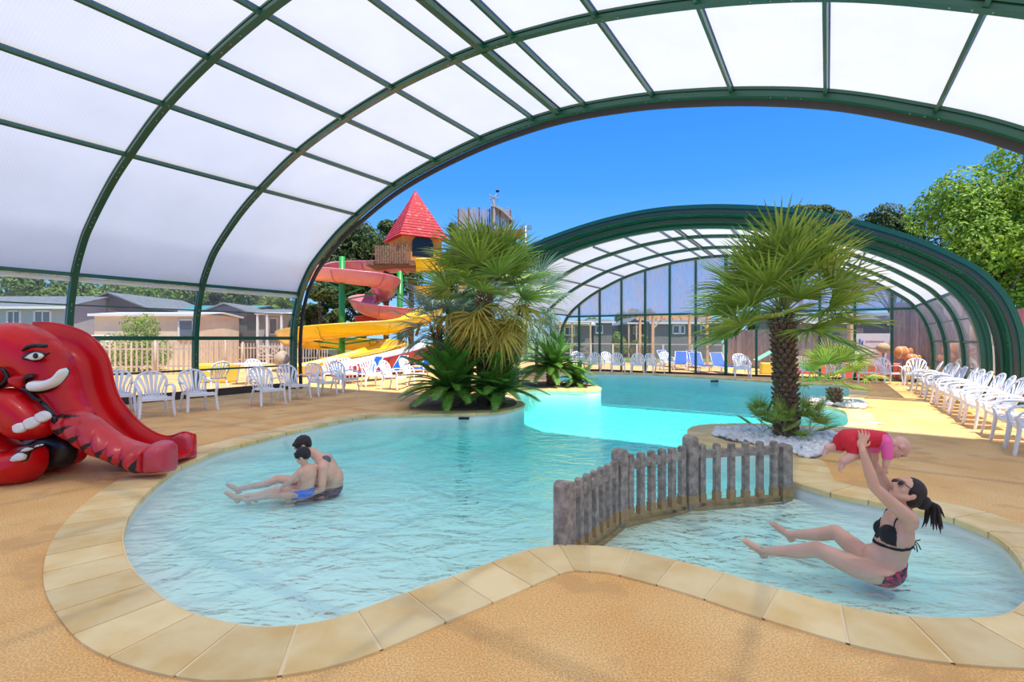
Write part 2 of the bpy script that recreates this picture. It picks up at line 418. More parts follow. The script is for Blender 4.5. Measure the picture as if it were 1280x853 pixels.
# resample shore evenly for coping
def resample(pts, step, closed=True):
    P = pts + [pts[0]] if closed else pts
    L = [0.]
    for i in range(1, len(P)): L.append(L[-1] + (P[i] - P[i - 1]).length)
    n = max(2, round(L[-1] / step)); out = []; j = 0
    for k in range(n):
        t = L[-1] * k / n
        while L[j + 1] < t: j += 1
        s = (t - L[j]) / max(L[j + 1] - L[j], 1e-9)
        out.append(P[j].lerp(P[j + 1], s))
    return out
shore = resample(outline, .11)
area = sum(shore[i - 1].x * shore[i].y - shore[i].x * shore[i - 1].y for i in range(len(shore)))
sgn = 1 if area > 0 else -1          # +1: counter-clockwise, land is on the right
def rect(x0, y0, x1, y1): return [V((x0, y0)), V((x1, y0)), V((x1, y1)), V((x0, y1))]
def tri_region(name, outer, holes, z, m, extra=()):
    vs, fs = cdt([outer] + holes, extra)
    keep = []
    for f in fs:
        c = sum((vs[i] for i in f), V((0, 0))) / len(f)
        if in_poly(c, outer) and not any(in_poly(c, h) for h in holes): keep.append(tuple(f))
    mb = MB(); mb.add([(p[0], p[1], z(p) if callable(z) else z) for p in vs], keep)
    return weld(mb.build(name, m))
deck_rect = rect(-26, -6, 24, 34)
fl = tri_region('floor', deck_rect, [shore], 0., M['deck']); fl['kind'] = 'structure'; fl['label'] = 'orange resin gravel pool deck'
lw = tri_region('floor_lawn', rect(-150, -20, 150, 200), [rect(-25.9, -5.9, 23.9, 33.9)], -.02, M['grass']); lw['kind'] = 'structure'; lw['label'] = 'green lawn beyond the deck'
# pool shells
def depth_main(p):
    v = p[0] * SN + p[1] * CS
    k = [(2.5, .29), (4.6, .37), (6, .46), (8.5, .62), (12, .75), (30, .8)]
    if v <= k[0][0]: d = k[0][1]
    else:
        d = k[-1][1]
        for (a, b), (c, e) in zip(k, k[1:]):
            if a <= v <= c: d = b + (e - b) * (v - a) / (c - a); break
    return d
def shell(name, poly, depth, label, curb):
    poly = [p for p in poly]
    xs = [p.x for p in poly]; ys = [p.y for p in poly]; ex = []
    x = min(xs)
    while x < max(xs):
        y = min(ys)
        while y < max(ys):
            if in_poly((x, y), poly) and seg_dist((x, y), poly) > .2: ex.append((x, y))
            y += .45
        x += .45
    vs, fs = cdt([poly], ex); keep = [tuple(f) for f in fs if in_poly(sum((vs[i] for i in f), V((0, 0))) / len(f), poly)]
    def dz(p): return -(depth(p) - .16 * max(0, 1 - seg_dist(p, poly) / .5) ** 2)
    mb = MB(); mb.add([(p[0], p[1], dz(p)) for p in vs], keep, True)
    n = len(poly)
    for i in range(n):
        a, b = poly[i], poly[(i + 1) % n]
        top = -.18 if curb(a, b) else .0
        mb.add([(a.x, a.y, top), (b.x, b.y, top), (b.x, b.y, dz(b)), (a.x, a.y, dz(a))], [(0, 1, 2, 3)], True)
    o = mb.build(name, M['liner']); weld(o, .001); tag(o, label, None, None, 'structure')
    return o
isf = lambda a, b: any((a - p).length < .01 for p in PO) and any((b - p).length < .01 for p in PO)
shell('floor_pool', main_poly, depth_main, 'pale liner of the large free-form pool', isf)
shell('floor_wading_pool', wade_poly, lambda p: .33, 'pale liner of the small wading pool', isf)
# submerged kerb under the fence
mb = MB()
for a, b in zip([V((.36, 3.93))] + PO, PO + [tie]):
    mb.beam((a.x, a.y, -.33), (b.x, b.y, -.36), .13, .34)
o = mb.build('trim_1', M['scum']); tag(o, 'ochre stained kerb under the concrete picket fence', None, None, 'structure')
# water
def water_material():
    m = bpy.data.materials.new('pool_water'); m.use_nodes = True
    nt = m.node_tree; n = nt.nodes; L = nt.links
    n.remove(n['Principled BSDF']); out = n['Material Output']
    tc = n.new('ShaderNodeTexCoord')
    mp = n.new('ShaderNodeMapping'); mp.inputs['Scale'].default_value = (1, 1.6, 1); mp.inputs['Rotation'].default_value = (0, 0, .35)
    L.new(tc.outputs['Object'], mp.inputs[0])
    a = n.new('ShaderNodeTexNoise'); a.inputs['Scale'].default_value = 2.1; a.inputs['Detail'].default_value = 3; a.inputs['Distortion'].default_value = 1.
    b = n.new('ShaderNodeTexNoise'); b.inputs['Scale'].default_value = 7.; b.inputs['Detail'].default_value = 2; b.inputs['Distortion'].default_value = .6
    L.new(mp.outputs[0], a.inputs['Vector']); L.new(mp.outputs[0], b.inputs['Vector'])
    ad = n.new('ShaderNodeMath'); ad.operation = 'MULTIPLY_ADD'; ad.inputs[1].default_value = .3; L.new(b.outputs['Fac'], ad.inputs[0]); L.new(a.outputs['Fac'], ad.inputs[2])
    bp = n.new('ShaderNodeBump'); bp.inputs['Strength'].default_value = .8; bp.inputs['Distance'].default_value = .12; L.new(ad.outputs[0], bp.inputs['Height'])
    t = n.new('ShaderNodeBsdfTransparent'); t.inputs[0].default_value = (.97, 1, 1, 1)
    g = n.new('ShaderNodeBsdfGlossy'); g.inputs['Roughness'].default_value = .04; L.new(bp.outputs[0], g.inputs['Normal'])
    f = n.new('ShaderNodeFresnel'); f.inputs[0].default_value = 1.33; L.new(bp.outputs[0], f.inputs['Normal'])
    mx = n.new('ShaderNodeMixShader'); ge = n.new('ShaderNodeNewGeometry'); iv = n.new('ShaderNodeMath'); iv.operation = 'SUBTRACT'; iv.inputs[0].default_value = 1; L.new(ge.outputs['Backfacing'], iv.inputs[1])
    mu = n.new('ShaderNodeMath'); mu.operation = 'MULTIPLY'; L.new(f.outputs[0], mu.inputs[0]); L.new(iv.outputs[0], mu.inputs[1])
    L.new(mu.outputs[0], mx.inputs[0]); L.new(t.outputs[0], mx.inputs[1]); L.new(g.outputs[0], mx.inputs[2])
    L.new(mx.outputs[0], out.inputs['Surface'])
    va = n.new('ShaderNodeVolumeAbsorption'); va.inputs['Color'].default_value = (.04, .962, .958, 1); va.inputs['Density'].default_value = .62
    L.new(va.outputs[0], out.inputs['Volume'])
    return m
M['water'] = water_material()
wsh = []
for i in range(len(shore)):
    t_ = (shore[(i + 1) % len(shore)] - shore[i - 1]).normalized(); wsh.append(shore[i] + V((t_.y, -t_.x)) * sgn * .025)
vs, fs = cdt([wsh]); keep = [tuple(f) for f in fs if in_poly(sum((vs[i] for i in f), V((0, 0))) / len(f), wsh)]
mb = MB(); nv = len(vs)
mb.add([(p[0], p[1], -.12) for p in vs] + [(p[0], p[1], -1.1) for p in vs], keep + [tuple(i + nv for i in f)[::-1] for f in keep])
ns = len(shore)
for i in range(ns):
    a, b = wsh[i], wsh[(i + 1) % ns]
    mb.add([(a.x, a.y, -.12), (b.x, b.y, -.12), (b.x, b.y, -1.1), (a.x, a.y, -1.1)], [(0, 1, 2, 3)])
wo = weld(mb.build('water', M['water']), .0005); tag(wo, 'clear turquoise pool water', 'water', None, 'stuff')
# coping slabs
mb = MB(); mort = MB(); W = .43
def nrm(i):
    t = (shore[(i + 1) % ns] - shore[i - 1]).normalized()
    return V((t.y, -t.x)) * sgn
N_ = [nrm(i) for i in range(ns)]
N2 = []
for i in range(ns):
    q = V((0, 0))
    for k in range(-3, 4): q += N_[(i + k) % ns]
    N2.append(q.normalized())
def width(i):                     # narrower where the land turns tightly
    a, b = N2[(i - 4) % ns], N2[(i + 4) % ns]
    pa = shore[(i - 4) % ns] + a * W; pb = shore[(i + 4) % ns] + b * W
    base = (shore[(i + 4) % ns] - shore[(i - 4) % ns]); 
    return W if (pb - pa).dot(base) > .12 * base.length_squared else W * .55
WD = [width(i) for i in range(ns)]
WD = [sum(WD[(i + k) % ns] for k in range(-4, 5)) / 9 for i in range(ns)]
i = 0
g_ = .07
while i < ns:
    js = [min(i + k, ns) % ns for k in range(4)]
    if i + 3 > ns: js = js[:ns - i + 1]
    pin = [shore[j] - N2[j] * .025 for j in js]; pou = [shore[j] + N2[j] * WD[j] for j in js]
    if len(js) > 1:
        for L_ in (pin, pou):
            a, b = L_[0].copy(), L_[1].copy(); L_[0] = a.lerp(b, g_); a, b = L_[-1].copy(), L_[-2].copy(); L_[-1] = a.lerp(b, g_)
        m_ = len(js); vs = []
        for k in range(m_):
            a, b = pin[k], pou[k]; c = a.lerp(b, .05)
            vs += [V((a.x, a.y, -.045)), V((a.x, a.y, .004)), V((c.x, c.y, .016)), V((b.x, b.y, .014)), V((b.x, b.y, -.03))]
        fs = []
        for k in range(m_ - 1):
            for q in range(4): fs.append((k * 5 + q, (k + 1) * 5 + q, (k + 1) * 5 + q + 1, k * 5 + q + 1))
        fs += [(0, 1, 2, 3, 4), tuple((m_ - 1) * 5 + q for q in (4, 3, 2, 1, 0))]
        mb.add(vs, fs)
    i += 3
for i in range(ns):
    a, b = shore[i] - N2[i] * .02, shore[(i + 1) % ns] - N2[(i + 1) % ns] * .02
    c, d = shore[(i + 1) % ns] + N2[(i + 1) % ns] * (WD[(i + 1) % ns] - .01), shore[i] + N2[i] * (WD[i] - .01)
    mort.add([(a.x, a.y, .009), (b.x, b.y, .009), (c.x, c.y, .009), (d.x, d.y, .009)], [(0, 1, 2, 3)])
cp = mb.build('trim_2', M['coping']); tag(cp, 'sandstone coping slabs around the whole pool edge', None, None, 'structure')
bm = bmesh.new(); bm.from_mesh(cp.data); bmesh.ops.recalc_face_normals(bm, faces=bm.faces); bm.to_mesh(cp.data); bm.free()
mo = mort.build('mortar', M['mortar'], cp)
# planting beds
def bed(px, label, m=None, pebbles=0, z=.02, rr=(.018, .04)):
    poly = [V((q.x, q.y)) for q in catmull([gp(*p) for p in px], 4, True)]
    vs, fs = cdt([poly]); mb = MB(); n = len(vs)
    keep = [tuple(f) for f in fs if in_poly(sum((vs[i] for i in f), V((0, 0))) / len(f), poly)]
    mb.add([(p[0], p[1], z) for p in vs] + [(p[0], p[1], -.02) for p in vs], keep)
    for i in range(len(poly)):
        a, b = poly[i], poly[(i + 1) % len(poly)]
        mb.add([(a.x, a.y, z), (b.x, b.y, z), (b.x, b.y, -.02), (a.x, a.y, -.02)], [(0, 1, 2, 3)])
    o = mb.build('floor_bed', m or M['soil']); tag(o, label, None, None, 'structure')
    if pebbles:
        xs = [p.x for p in poly]; ys = [p.y for p in poly]; mb = MB(); c = 0
        rnd = random.Random(3)
        while c < pebbles:
            p = (rnd.uniform(min(xs), max(xs)), rnd.uniform(min(ys), max(ys)))
            if in_poly(p, poly) and seg_dist(p, poly) > .02:
                r = rnd.uniform(*rr); R = Matrix.Rotation(rnd.random() * 6, 3, 'Z') @ Matrix.Rotation(rnd.uniform(-.5, .5), 3, 'X')
                mb.ell((p[0], p[1], z + r * rnd.uniform(.2, 1.0)), (r * 1.3, r, r * .75), R, 6, 4); c += 1
        o = mb.build('white_pebbles', M['pebble']); mb.sm = [False] * len(mb.sm)
        tag(o, label.replace('soil', 'white pebbles'), 'pebbles', None, 'stuff')
bed([(890,545),(902,539),(940,537.5),(1000,541),(1046,545),(1050,552),(1036,560),(1022,574),(1002,573),(985,567),(940,557),(905,551)], 'soil of the bed around the large right-hand fan palm', None, 1150, rr=(.03, .055))
bed([(984,501.3),(1020,501.6),(1055,503.6),(1078,506),(1083,510.5),(1068,512),(1030,507.5),(1000,502.6)], 'soil of the bed around the small fan palm', None, 420, rr=(.045, .08))
bed([(512,511),(545,514),(590,514.5),(625,512.5),(645,507),(640,499),(615,494),(560,494),(522,500)], 'soil under the cycads on the left island', None)
bed([(655,484.5),(700,485),(735,484.4),(738,482.3),(715,480),(680,477.5),(655,479)], 'soil under the cycad on the far island', None)
# skimmers and drain
def slot(px, py, Y, label, w=.28, h=.07):
    c = pz(px, py, Y); mb = MB(); mb.box((c.x, c.y, c.z), (w, .03, h)); o = mb.build('pool_skimmer', M['black']); tag(o, label, 'skimmer')
slot(580, 523.2, 10.72, 'dark skimmer slot in the pool wall below the cycads', .22, .05)
slot(896, 476.8, 20.6, 'dark skimmer slot in the far pool wall', .5, .08)
mb = MB(); a = gp(1083, 528); b = gp(1104, 531)
mb.beam(a + V((0, 0, .008)), b + V((0, 0, .008)), .14, .02)
for k in range(9): q = a.lerp(b, (k + .5) / 9); mb.box((q.x, q.y, .02), (.012, .12, .008))
tag(mb.build('floor_drain_grille', M['grille']), 'white drain grille set in the sunlit deck behind the wading pool', 'drain grille')
# ================================================================ DOMES
ARCH = [(1., 0.), (1.004, .15), (.997, .31), (.968, .45), (.92, .555), (.872, .618), (.78, .71), (.685, .782), (.551, .865), (.40, .927), (.235, .973), (.10, .994), (0, 1.)]
def arch(c, hw, H, v, n=6):
    L = [V((-a * hw, b * H, 0)) for a, b in ARCH]; R_ = [V((a * hw, b * H, 0)) for a, b in ARCH[-2::-1]]
    P = catmull(L + R_, n)
    return [(p.x + c, p.y) for p in P]       # (u, z)
def arch_z(A, u, side=0):
    best = 0
    for (a, za), (b, zb) in zip(A, A[1:]):
        if min(a, b) - 1e-6 <= u <= max(a, b) + 1e-6 and abs(b - a) > 1e-6:
            best = max(best, za + (zb - za) * (u - a) / (b - a))
    return best
def frames(A, v):
    F = []
    for i, (u, z) in enumerate(A):
        p, q = A[max(i - 1, 0)], A[min(i + 1, len(A) - 1)]
        t = V((q[0] - p[0], q[1] - p[1])).normalized(); n = V((-t.y, t.x))   # outward (up at the top)
        F.append((uv(u, v, z), uv(n.x, 0, n.y), uv(0, 1, 0)))
    return F
def rib(parent, A, v, depth=.14, width=.12, name='arch_rib', m='green', off=0., groove=True):
    mb = MB(); F = frames(A, v)
    h, w = depth / 2, width / 2
    if groove: sec = [(off - h, -w), (off - h * .2, -w), (off - h * .2, -w * .6), (off + h * .2, -w * .6), (off + h * .2, -w), (off + h, -w), (off + h, w), (off + h * .2, w), (off + h * .2, w * .6), (off - h * .2, w * .6), (off - h * .2, w), (off - h, w)]
    else: sec = [(off - h, -w), (off + h, -w), (off + h, w), (off - h, w)]
    mb.sweep(sec, F)
    if groove:                      # bolt heads
        for k in range(6, len(F) - 6, 9):
            for j in (0, 1, 2):
                o, x, y = F[k + j]; mb.cm = 1; mb.ell(o + x * (off - h) , (.012, .012, .012), None, 6, 4); mb.cm = 0
    return mb.build(name, [M[m], M['steel']], parent)
def sub(A, z0, side=0):
    """part of an arch above height z0 (side=0: all, -1: left leg below it, 1: right leg)"""
    return [p for p in A if p[1] >= z0]
def panel(parent, A, v0, v1, m='poly', name='roof_panel', off=0., pred=None):
    F0, F1 = frames(A, v0), frames(A, v1)
    idx = [i for i in range(len(A)) if pred(A[i])] if pred else list(range(len(A)))
    mb = MB(); vs = []
    for i in idx: vs += [F0[i][0] + F0[i][1] * off, F1[i][0] + F1[i][1] * off]
    mb.add(vs, [(2 * k, 2 * k + 1, 2 * k + 3, 2 * k + 2) for k in range(len(idx) - 1)], True)
    return mb.build(name, M[m], parent)
def at_u(A, u, side):
    c = min((abs(a - u), i) for i, (a, z) in enumerate(A))[1]
    return c
def purlin(parent, A, du, c, hw, v0, v1, w=.05, h=.06, off=-.03, name='purlin', outer=True):
    u = c + du; z = arch_z(A, u); i = at_u(A, u, 0)
    F = frames(A, 0)[i]; up = F[1]
    a, b = uv(u, v0, z), uv(u, v1, z)
    mb = MB(); mb.beam(a + up * off, b + up * off, w, h, up)
    if outer: mb.beam(a + up * .10, b + up * .10, w * 1.3, .03, up)
    return mb.build(name, M['green'], parent)
def leg_point(A, z, side):
    pts = A if side < 0 else A[::-1]
    for (a, za), (b, zb) in zip(pts, pts[1:]):
        if za <= z <= zb: return a + (b - a) * (z - za) / (zb - za)
    return pts[0][0]
def rail(parent, A, z, side, v0, v1, w=.07, h=.07, name='rail', m='green'):
    u = leg_point(A, z, side); mb = MB(); mb.beam(uv(u, v0, z), uv(u, v1, z), w, h); return mb.build(name, M[m], parent)
def full_with(A, zs):            # insert exact heights
    out = []
    for (a, b) in zip(A, A[1:]):
        out.append(a)
        for z in sorted(zs, reverse=a[1] > b[1]):
            if min(a[1], b[1]) < z < max(a[1], b[1]): t = (z - a[1]) / (b[1] - a[1]); out.append((a[0] + (b[0] - a[0]) * t, z))
    out.append(A[-1]); return out
C1, HW1, H1 = -5.06, 9.36, 6.62
near = tag(bpy.data.objects.new('ceiling', None), 'green-framed opal pool enclosure arching overhead', None, None, 'structure'); col.objects.link(near); near.location = uv(C1, 6, 0)
ZL = 3.0
A1 = full_with(arch(C1, HW1, H1, 0), (ZL, 1.6, .74, 2.34))
ribs = [10.2, 7.25, 4.55, 1.6, -1.3, -4.2]
rib(near, A1, 10.2, .2, .14, off=-.02)
rib(near, A1, 10.36, .13, .04, 'edge_seal', 'rubber', off=-.15, groove=False)
for v in ribs[1:]: rib(near, A1, v)
for a, b in zip(ribs, ribs[1:]):
    panel(near, A1, b, a, 'poly', off=.05, pred=lambda p: p[1] >= ZL - .001)
    for side in (-1, 1):
        pr = (lambda p: p[1] <= ZL + .001 and (p[0] < C1) == (side < 0) and p[1] >= -.001)
        panel(near, A1, b, a, 'glass', 'window_pane', .02, pr)
    for du in (-6.45, -5.0, -3.52, -2.1, -.64, .64, 2.1, 3.56, 5.05, 6.5):
        purlin(near, A1, du, C1, HW1, b + .05, a - .05)
    purlin(near, A1, 0, C1, HW1, b + .05, a - .05, .12, .09, -.04, 'ridge_beam')
    for side in (-1, 1):
        rail(near, A1, ZL, side, b + .05, a - .05, .1, .08); rail(near, A1, 1.6, side, b + .05, a - .05, .07, .1)
        rail(near, A1, 2.34, side, b + .05, a - .05, .03, .03); rail(near, A1, .74, side, b + .05, a - .05, .04, .05)
        rail(near, A1, .1, side, b + .05, a - .05, .1, .2, 'base_skirt', 'rubber')
        rail(near, A1, ZL - .1, side, b + .05, a - .05, .012, .1, 'gutter_strip', 'frame_white')
# ---- far dome
C2, HW2, H2, VG = -4.2, 7.4, 5.15, 23.5
far = thing('pool_enclosure', uv(C2, 20, 0), 'green and opal domed enclosure with glazed end wall over the far pool end', 'pool enclosure')
A2 = full_with(arch(C2, HW2, H2, 0), (2.75, 1.5, .8, 2.1))
for v in (VG, 21.1, 18.6): rib(far, A2, v, .13, .12)
A2b = arch(-4.5, 7.78, 5.2, 0); A2c = arch(-4.55, 8.08, 5.36, 0); A2d = arch(-4.6, 8.36, 5.6, 0)
rib(far, A2b, 16.75, .22, .16)
rib(far, A2c, 16.45, .26, .16); rib(far, A2c, 16.36, .05, .03, 'edge_seal', 'rubber', -.1, False)
rib(far, A2d, 16.15, .3, .18, off=-.05); rib(far, A2d, 16.0, .05, .03, 'edge_seal', 'rubber', -.13, False)
rib(far, A2d, 18.9, .14, .14)
HB = 2.75
for a, b in ((VG, 21.1), (21.1, 18.6), (18.6, 16.75)):
    AA = A2
    panel(far, AA, b, a, 'poly', off=.05, pred=lambda p: p[1] >= HB - .001)
    for side in (-1, 1):
        panel(far, AA, b, a, 'glass', 'window_pane', .02, (lambda p: p[1] <= HB + .001 and (p[0] < C2) == (side < 0)))
    for du in (-5.1, -3.95, -2.8, -1.65, -.5, .5, 1.65, 2.8, 3.95, 5.1):
        purlin(far, AA, du, C2, HW2, b + .05, a - .05, .035, .04, -.02)
    purlin(far, AA, 0, C2, HW2, b + .05, a - .05, .09, .06, -.03, 'ridge_beam')
    for side in (-1, 1):
        for z in (HB, 2.1, 1.5, .8): rail(far, AA, z, side, b + .05, a - .05, .06 if z in (HB, 1.5) else .03, .06 if z in (HB, 1.5) else .03)
        rail(far, AA, .08, side, b + .05, a - .05, .08, .16, 'base_skirt', 'rubber')
# gable posts and panes
gx = [724, 749.7, 776.9, 806.5, 837.2, 869.7, 907.5, 945.5, 984, 1024.6, 1068.5, 1114.7]
gu = []
for x in gx:
    k = (x - 640) / FPX; gu.append(VG * (k * CS - SN) / (CS + k * SN))
BAR = 2.68
for i, u in enumerate(gu):
    zt = arch_z(A2, u); wd = .13 if i == 6 else .09
    mb = MB(); mb.box(uv(u, VG, zt / 2), (wd, .1, zt), Matrix.Rotation(-TH, 3, 'Z')); mb.build('mullion', M['green'], far)
ul, ur = leg_point(A2, BAR, -1), leg_point(A2, BAR, 1)
mb = MB(); mb.beam(uv(ul, VG, BAR), uv(ur, VG, BAR), .08, .08); mb.build('crossbar', M['green'], far)
mb = MB(); mb.beam(uv(C2 - HW2, VG, .04), uv(C2 + HW2, VG, .04), .1, .08); mb.build('sill', M['rubber'], far)
edges_u = [ul] + gu + [ur]
for a, b in zip(edges_u, edges_u[1:]):
    if b - a < .1: continue
    K = 8; top = []
    for k in range(K + 1): u = a + (b - a) * k / K; top.append((u, max(arch_z(A2, u), BAR + .01)))
    vs = [uv(u, VG, BAR) for u, z in top] + [uv(u, VG, z) for u, z in top]
    mb = MB(); mb.add(vs, [(k, k + 1, K + 2 + k, K + 1 + k) for k in range(K)]); mb.build('upper_pane', M['gable_glass'], far)
    if gx[6] in gx and a == gu[6]: continue          # open doorway
    mb = MB(); mb.add([uv(a, VG, .08), uv(b, VG, .08), uv(b, VG, BAR), uv(a, VG, BAR)], [(0, 1, 2, 3)]); mb.build('lower_pane', M['glass'], far)
# ================================================================ CHAIRS
def chair_proto():
    root = thing('plastic_armchair', (0, 0, 0), 'x', 'chair')
    # local axes: +X is forward, Z up
    mb = MB()                                   # seat: dished slab
    n = 6; top = []; sx0, sx1 = -.20, .27
    for i in range(n + 1):
        x = sx0 + (sx1 - sx0) * i / n; zc = .385 + .035 * i / n - (.03 * max(0, i - n + 1)) - .02 * math.sin(PI * i / n); wd = .21 + .045 * i / n
        top.append([V((x, -wd + 2 * wd * k / 4, zc + .012 * abs(k - 2) / 2)) for k in range(5)])
    vs = [p for r_ in top for p in r_] + [p - V((0, 0, .022)) for r_ in top for p in r_]
    fs = []; o5 = 5 * (n + 1)
    for i in range(n):
        for k in range(4):
            a = i * 5 + k; fs += [(a, a + 5, a + 6, a + 1), (a + o5, a + 1 + o5, a + 6 + o5, a + 5 + o5)]
    rim = [k for k in range(5)] + [5 * i + 4 for i in range(1, n + 1)] + [5 * n + k for k in (3, 2, 1, 0)] + [5 * i for i in range(n - 1, 0, -1)]
    fs += [(rim[i], rim[(i + 1) % len(rim)], rim[(i + 1) % len(rim)] + o5, rim[i] + o5) for i in range(len(rim))]
    mb.add(vs, fs); mb.beam((.265, -.25, .375), (.265, .25, .375), .02, .06)
    mb.build('seat', M['plastic'], root, (0, 0, 0))
    mb = MB()                                   # fan-shaped back
    tilt = .36
    def bp(y, h, k=0): return V((-.20 - h * tilt - .05 * (1 - (y / .3) ** 2) * min(1, h * 4), y, .40 + h))
    hoop = [bp(-.215, 0), bp(-.25, .16), bp(-.27, .28), bp(-.245, .38), bp(-.18, .45), bp(-.09, .485), bp(0, .495), bp(.09, .485), bp(.18, .45), bp(.245, .38), bp(.27, .28), bp(.25, .16), bp(.215, 0)]
    hp = catmull(hoop, 2)
    mb.tube(hp, .021, 6, flat=(1.1, .7))
    mb.tube([bp(-.21, .0), bp(0, .0), bp(.21, .0)], .02, 6)
    for k in range(-2, 3):
        y0, y1 = k * .052, k * .105; hh = .475 - .035 * k * k * .6
        pts = [bp(y0, 0), bp(y0 * 1.15, .16), bp(y1, hh)]
        mb.tube(pts, [.02, .016, .026], 6, flat=(1.35, .5))
    for k in (-1, 1):
        mb.tube([bp(k * .15, .0), bp(k * .2, .15), bp(k * .255, .3)], [.014, .012, .014], 6, flat=(1.2, .6))
    mb.build('backrest', M['plastic'], root, (0, 0, 0))
    for s in (-1, 1):
        mb = MB(); P = catmull([V((-.28, s * .255, .60)), V((-.12, s * .29, .635)), V((.08, s * .305, .635)), V((.24, s * .30, .60)), V((.30, s * .29, .52))], 3)
        mb.tube(P, .028, 8, flat=(1.1, .55)); mb.build('armrest', M['plastic'], root, (0, 0, 0))
        mb = MB(); P = catmull([V((.30, s * .29, .53)), V((.275, s * .275, .38)), V((.30, s * .285, .18)), V((.33, s * .30, 0))], 3)
        mb.tube(P, [.034, .034, .033, .033, .032, .031, .03, .028, .026, .024], 8, flat=(1, .7)); mb.build('leg', M['plastic'], root, (0, 0, 0))
        mb = MB(); P = catmull([V((-.2, s * .225, .40)), V((-.25, s * .24, .2)), V((-.31, s * .26, 0))], 4)
        mb.tube(P, [.034, .033, .032, .031, .03, .028, .026, .025, .024], 8, flat=(1, .7)); mb.build('leg', M['plastic'], root, (0, 0, 0))
    return root
chair0 = chair_proto(); used = []
def place_chair(loc, ang, label, group=None):
    o = chair0 if not used else copy_tree(chair0)
    used.append(o); o.location = (loc[0], loc[1], .0); o.rotation_euler = (0, 0, math.radians(ang)); o['label'] = label
    if group: o['group'] = group
    elif 'group' in o: del o['group']
    return o
PA = -31.6                       # facing across the dome, towards the pool from the left side
L1 = 'white plastic armchairs along the left windows'
for (px, py, a, lb) in [
    (147, 516, -50, 'white plastic armchair half hidden behind the red slide'),
    (193, 521, -46, 'white plastic armchair just right of the red slide, front view'),
    (247, 514, -40, 'white plastic armchair in front of the second green arch post'),
    (334, 507, -38, 'white plastic armchair standing alone midway along the left windows'),
    (367, 500, -36, 'white plastic armchair before the left foot of the open arch'),
    (401, 495, -34, 'white plastic armchair just right of the arch foot'),
    (430, 490, -32, 'white plastic armchair nearest the bare deck, last of the left window row')]:
    place_chair(gp(px, py), a, lb, L1)
L2 = 'white plastic armchairs on the sunny terrace outside'
for (px, py, a, lb) in [
    (268, 489, 150, 'white plastic armchair outside the glass, turned to the right'),
    (434, 480, -60, 'white plastic armchair before the sun loungers, left one'),
    (492, 487, -20, 'white plastic armchair in front of the blue loungers, left of a pair'),
    (515, 481, -25, 'white plastic armchair in front of the blue loungers, right of a pair'),
    (464, 483, -55, 'white plastic armchair at the foot of the yellow slide'),
    (560, 476, -40, 'white plastic armchair partly hidden by the left cycads')]:
    place_chair(gp(px, py), a, lb, L2)
for i, (px, py) in enumerate([(415, 480), (322, 484)]):
    place_chair(gp(px, py), -70 + 30 * i, ['white plastic armchair behind the arch foot on the terrace', 'white plastic armchair beside the white table outside the glass'][i], L2)
L3 = 'white plastic armchairs in the row along the right windows'
ord_ = ['nearest to the camera', 'second from the camera', 'third from the camera', 'fourth from the camera', 'fifth from the camera', 'sixth from the camera', 'seventh from the camera', 'eighth from the camera', 'ninth from the camera', 'tenth from the camera', 'eleventh from the camera', 'twelfth from the camera', 'thirteenth from the camera']
for i, v in enumerate([9.72, 10.44, 11.18, 12.2, 12.92, 13.64, 14.36, 15.08, 15.8, 16.6, 17.6, 18.6, 19.7]):
    place_chair(uv(2.5 + .02 * (i % 3), v), 180 + PA + (-4, 3, 0, 5)[i % 4], 'white plastic armchair in the right-hand row, ' + ord_[i], L3)
L4 = 'white plastic armchairs against the far glazed wall'
def at_gable(px, v):
    k = (px - 640) / FPX; u = v * (k * CS - SN) / (CS + k * SN); return uv(u, v)
for (px, v, a, lb) in [
    (727, 23.0, -75, 'white armchair at the far glass wall, leftmost beside the far cycad'),
    (743, 22.9, -100, 'white armchair at the far glass wall, second from the left'),
    (772, 22.9, -95, 'white armchair at the far glass wall, third from the left'),
    (797, 22.9, -105, 'white armchair at the far glass wall, fourth from the left'),
    (818, 22.9, -70, 'white armchair at the far glass wall, before the third pale post'),
    (928, 22.4, -110, 'white armchair at the far glass wall, beside the open doorway'),
    (1008, 22.4, -95, 'white armchair at the far glass wall, just right of the palm trunk'),
    (1044, 22.3, -120, 'white armchair at the far glass wall, behind the small fan palm'),
    (1079, 22.2, -100, 'white armchair at the far glass wall, in front of the footprint sign'),
    (1110, 22.2, -95, 'white armchair at the far glass wall, in front of the last mullion'),
    (1145, 21.9, -130, 'white armchair in the far right corner of the glazed wall')]:
    place_chair(at_gable(px, v), a, lb, L4)
for (px, v, a, lb) in [
    (722, 24.6, -90, 'shaded armchair outside the far glass wall, left one'),
    (760, 24.6, -80, 'shaded armchair outside the far glass wall, right one'),
    (833, 26.2, -90, 'white armchair outside the far glass wall beside the blue loungers'),
    (926, 24.6, -100, 'white armchair outside, seen through the open doorway')]:
    place_chair(at_gable(px, v), a, lb, 'armchairs outside the far glass wall')
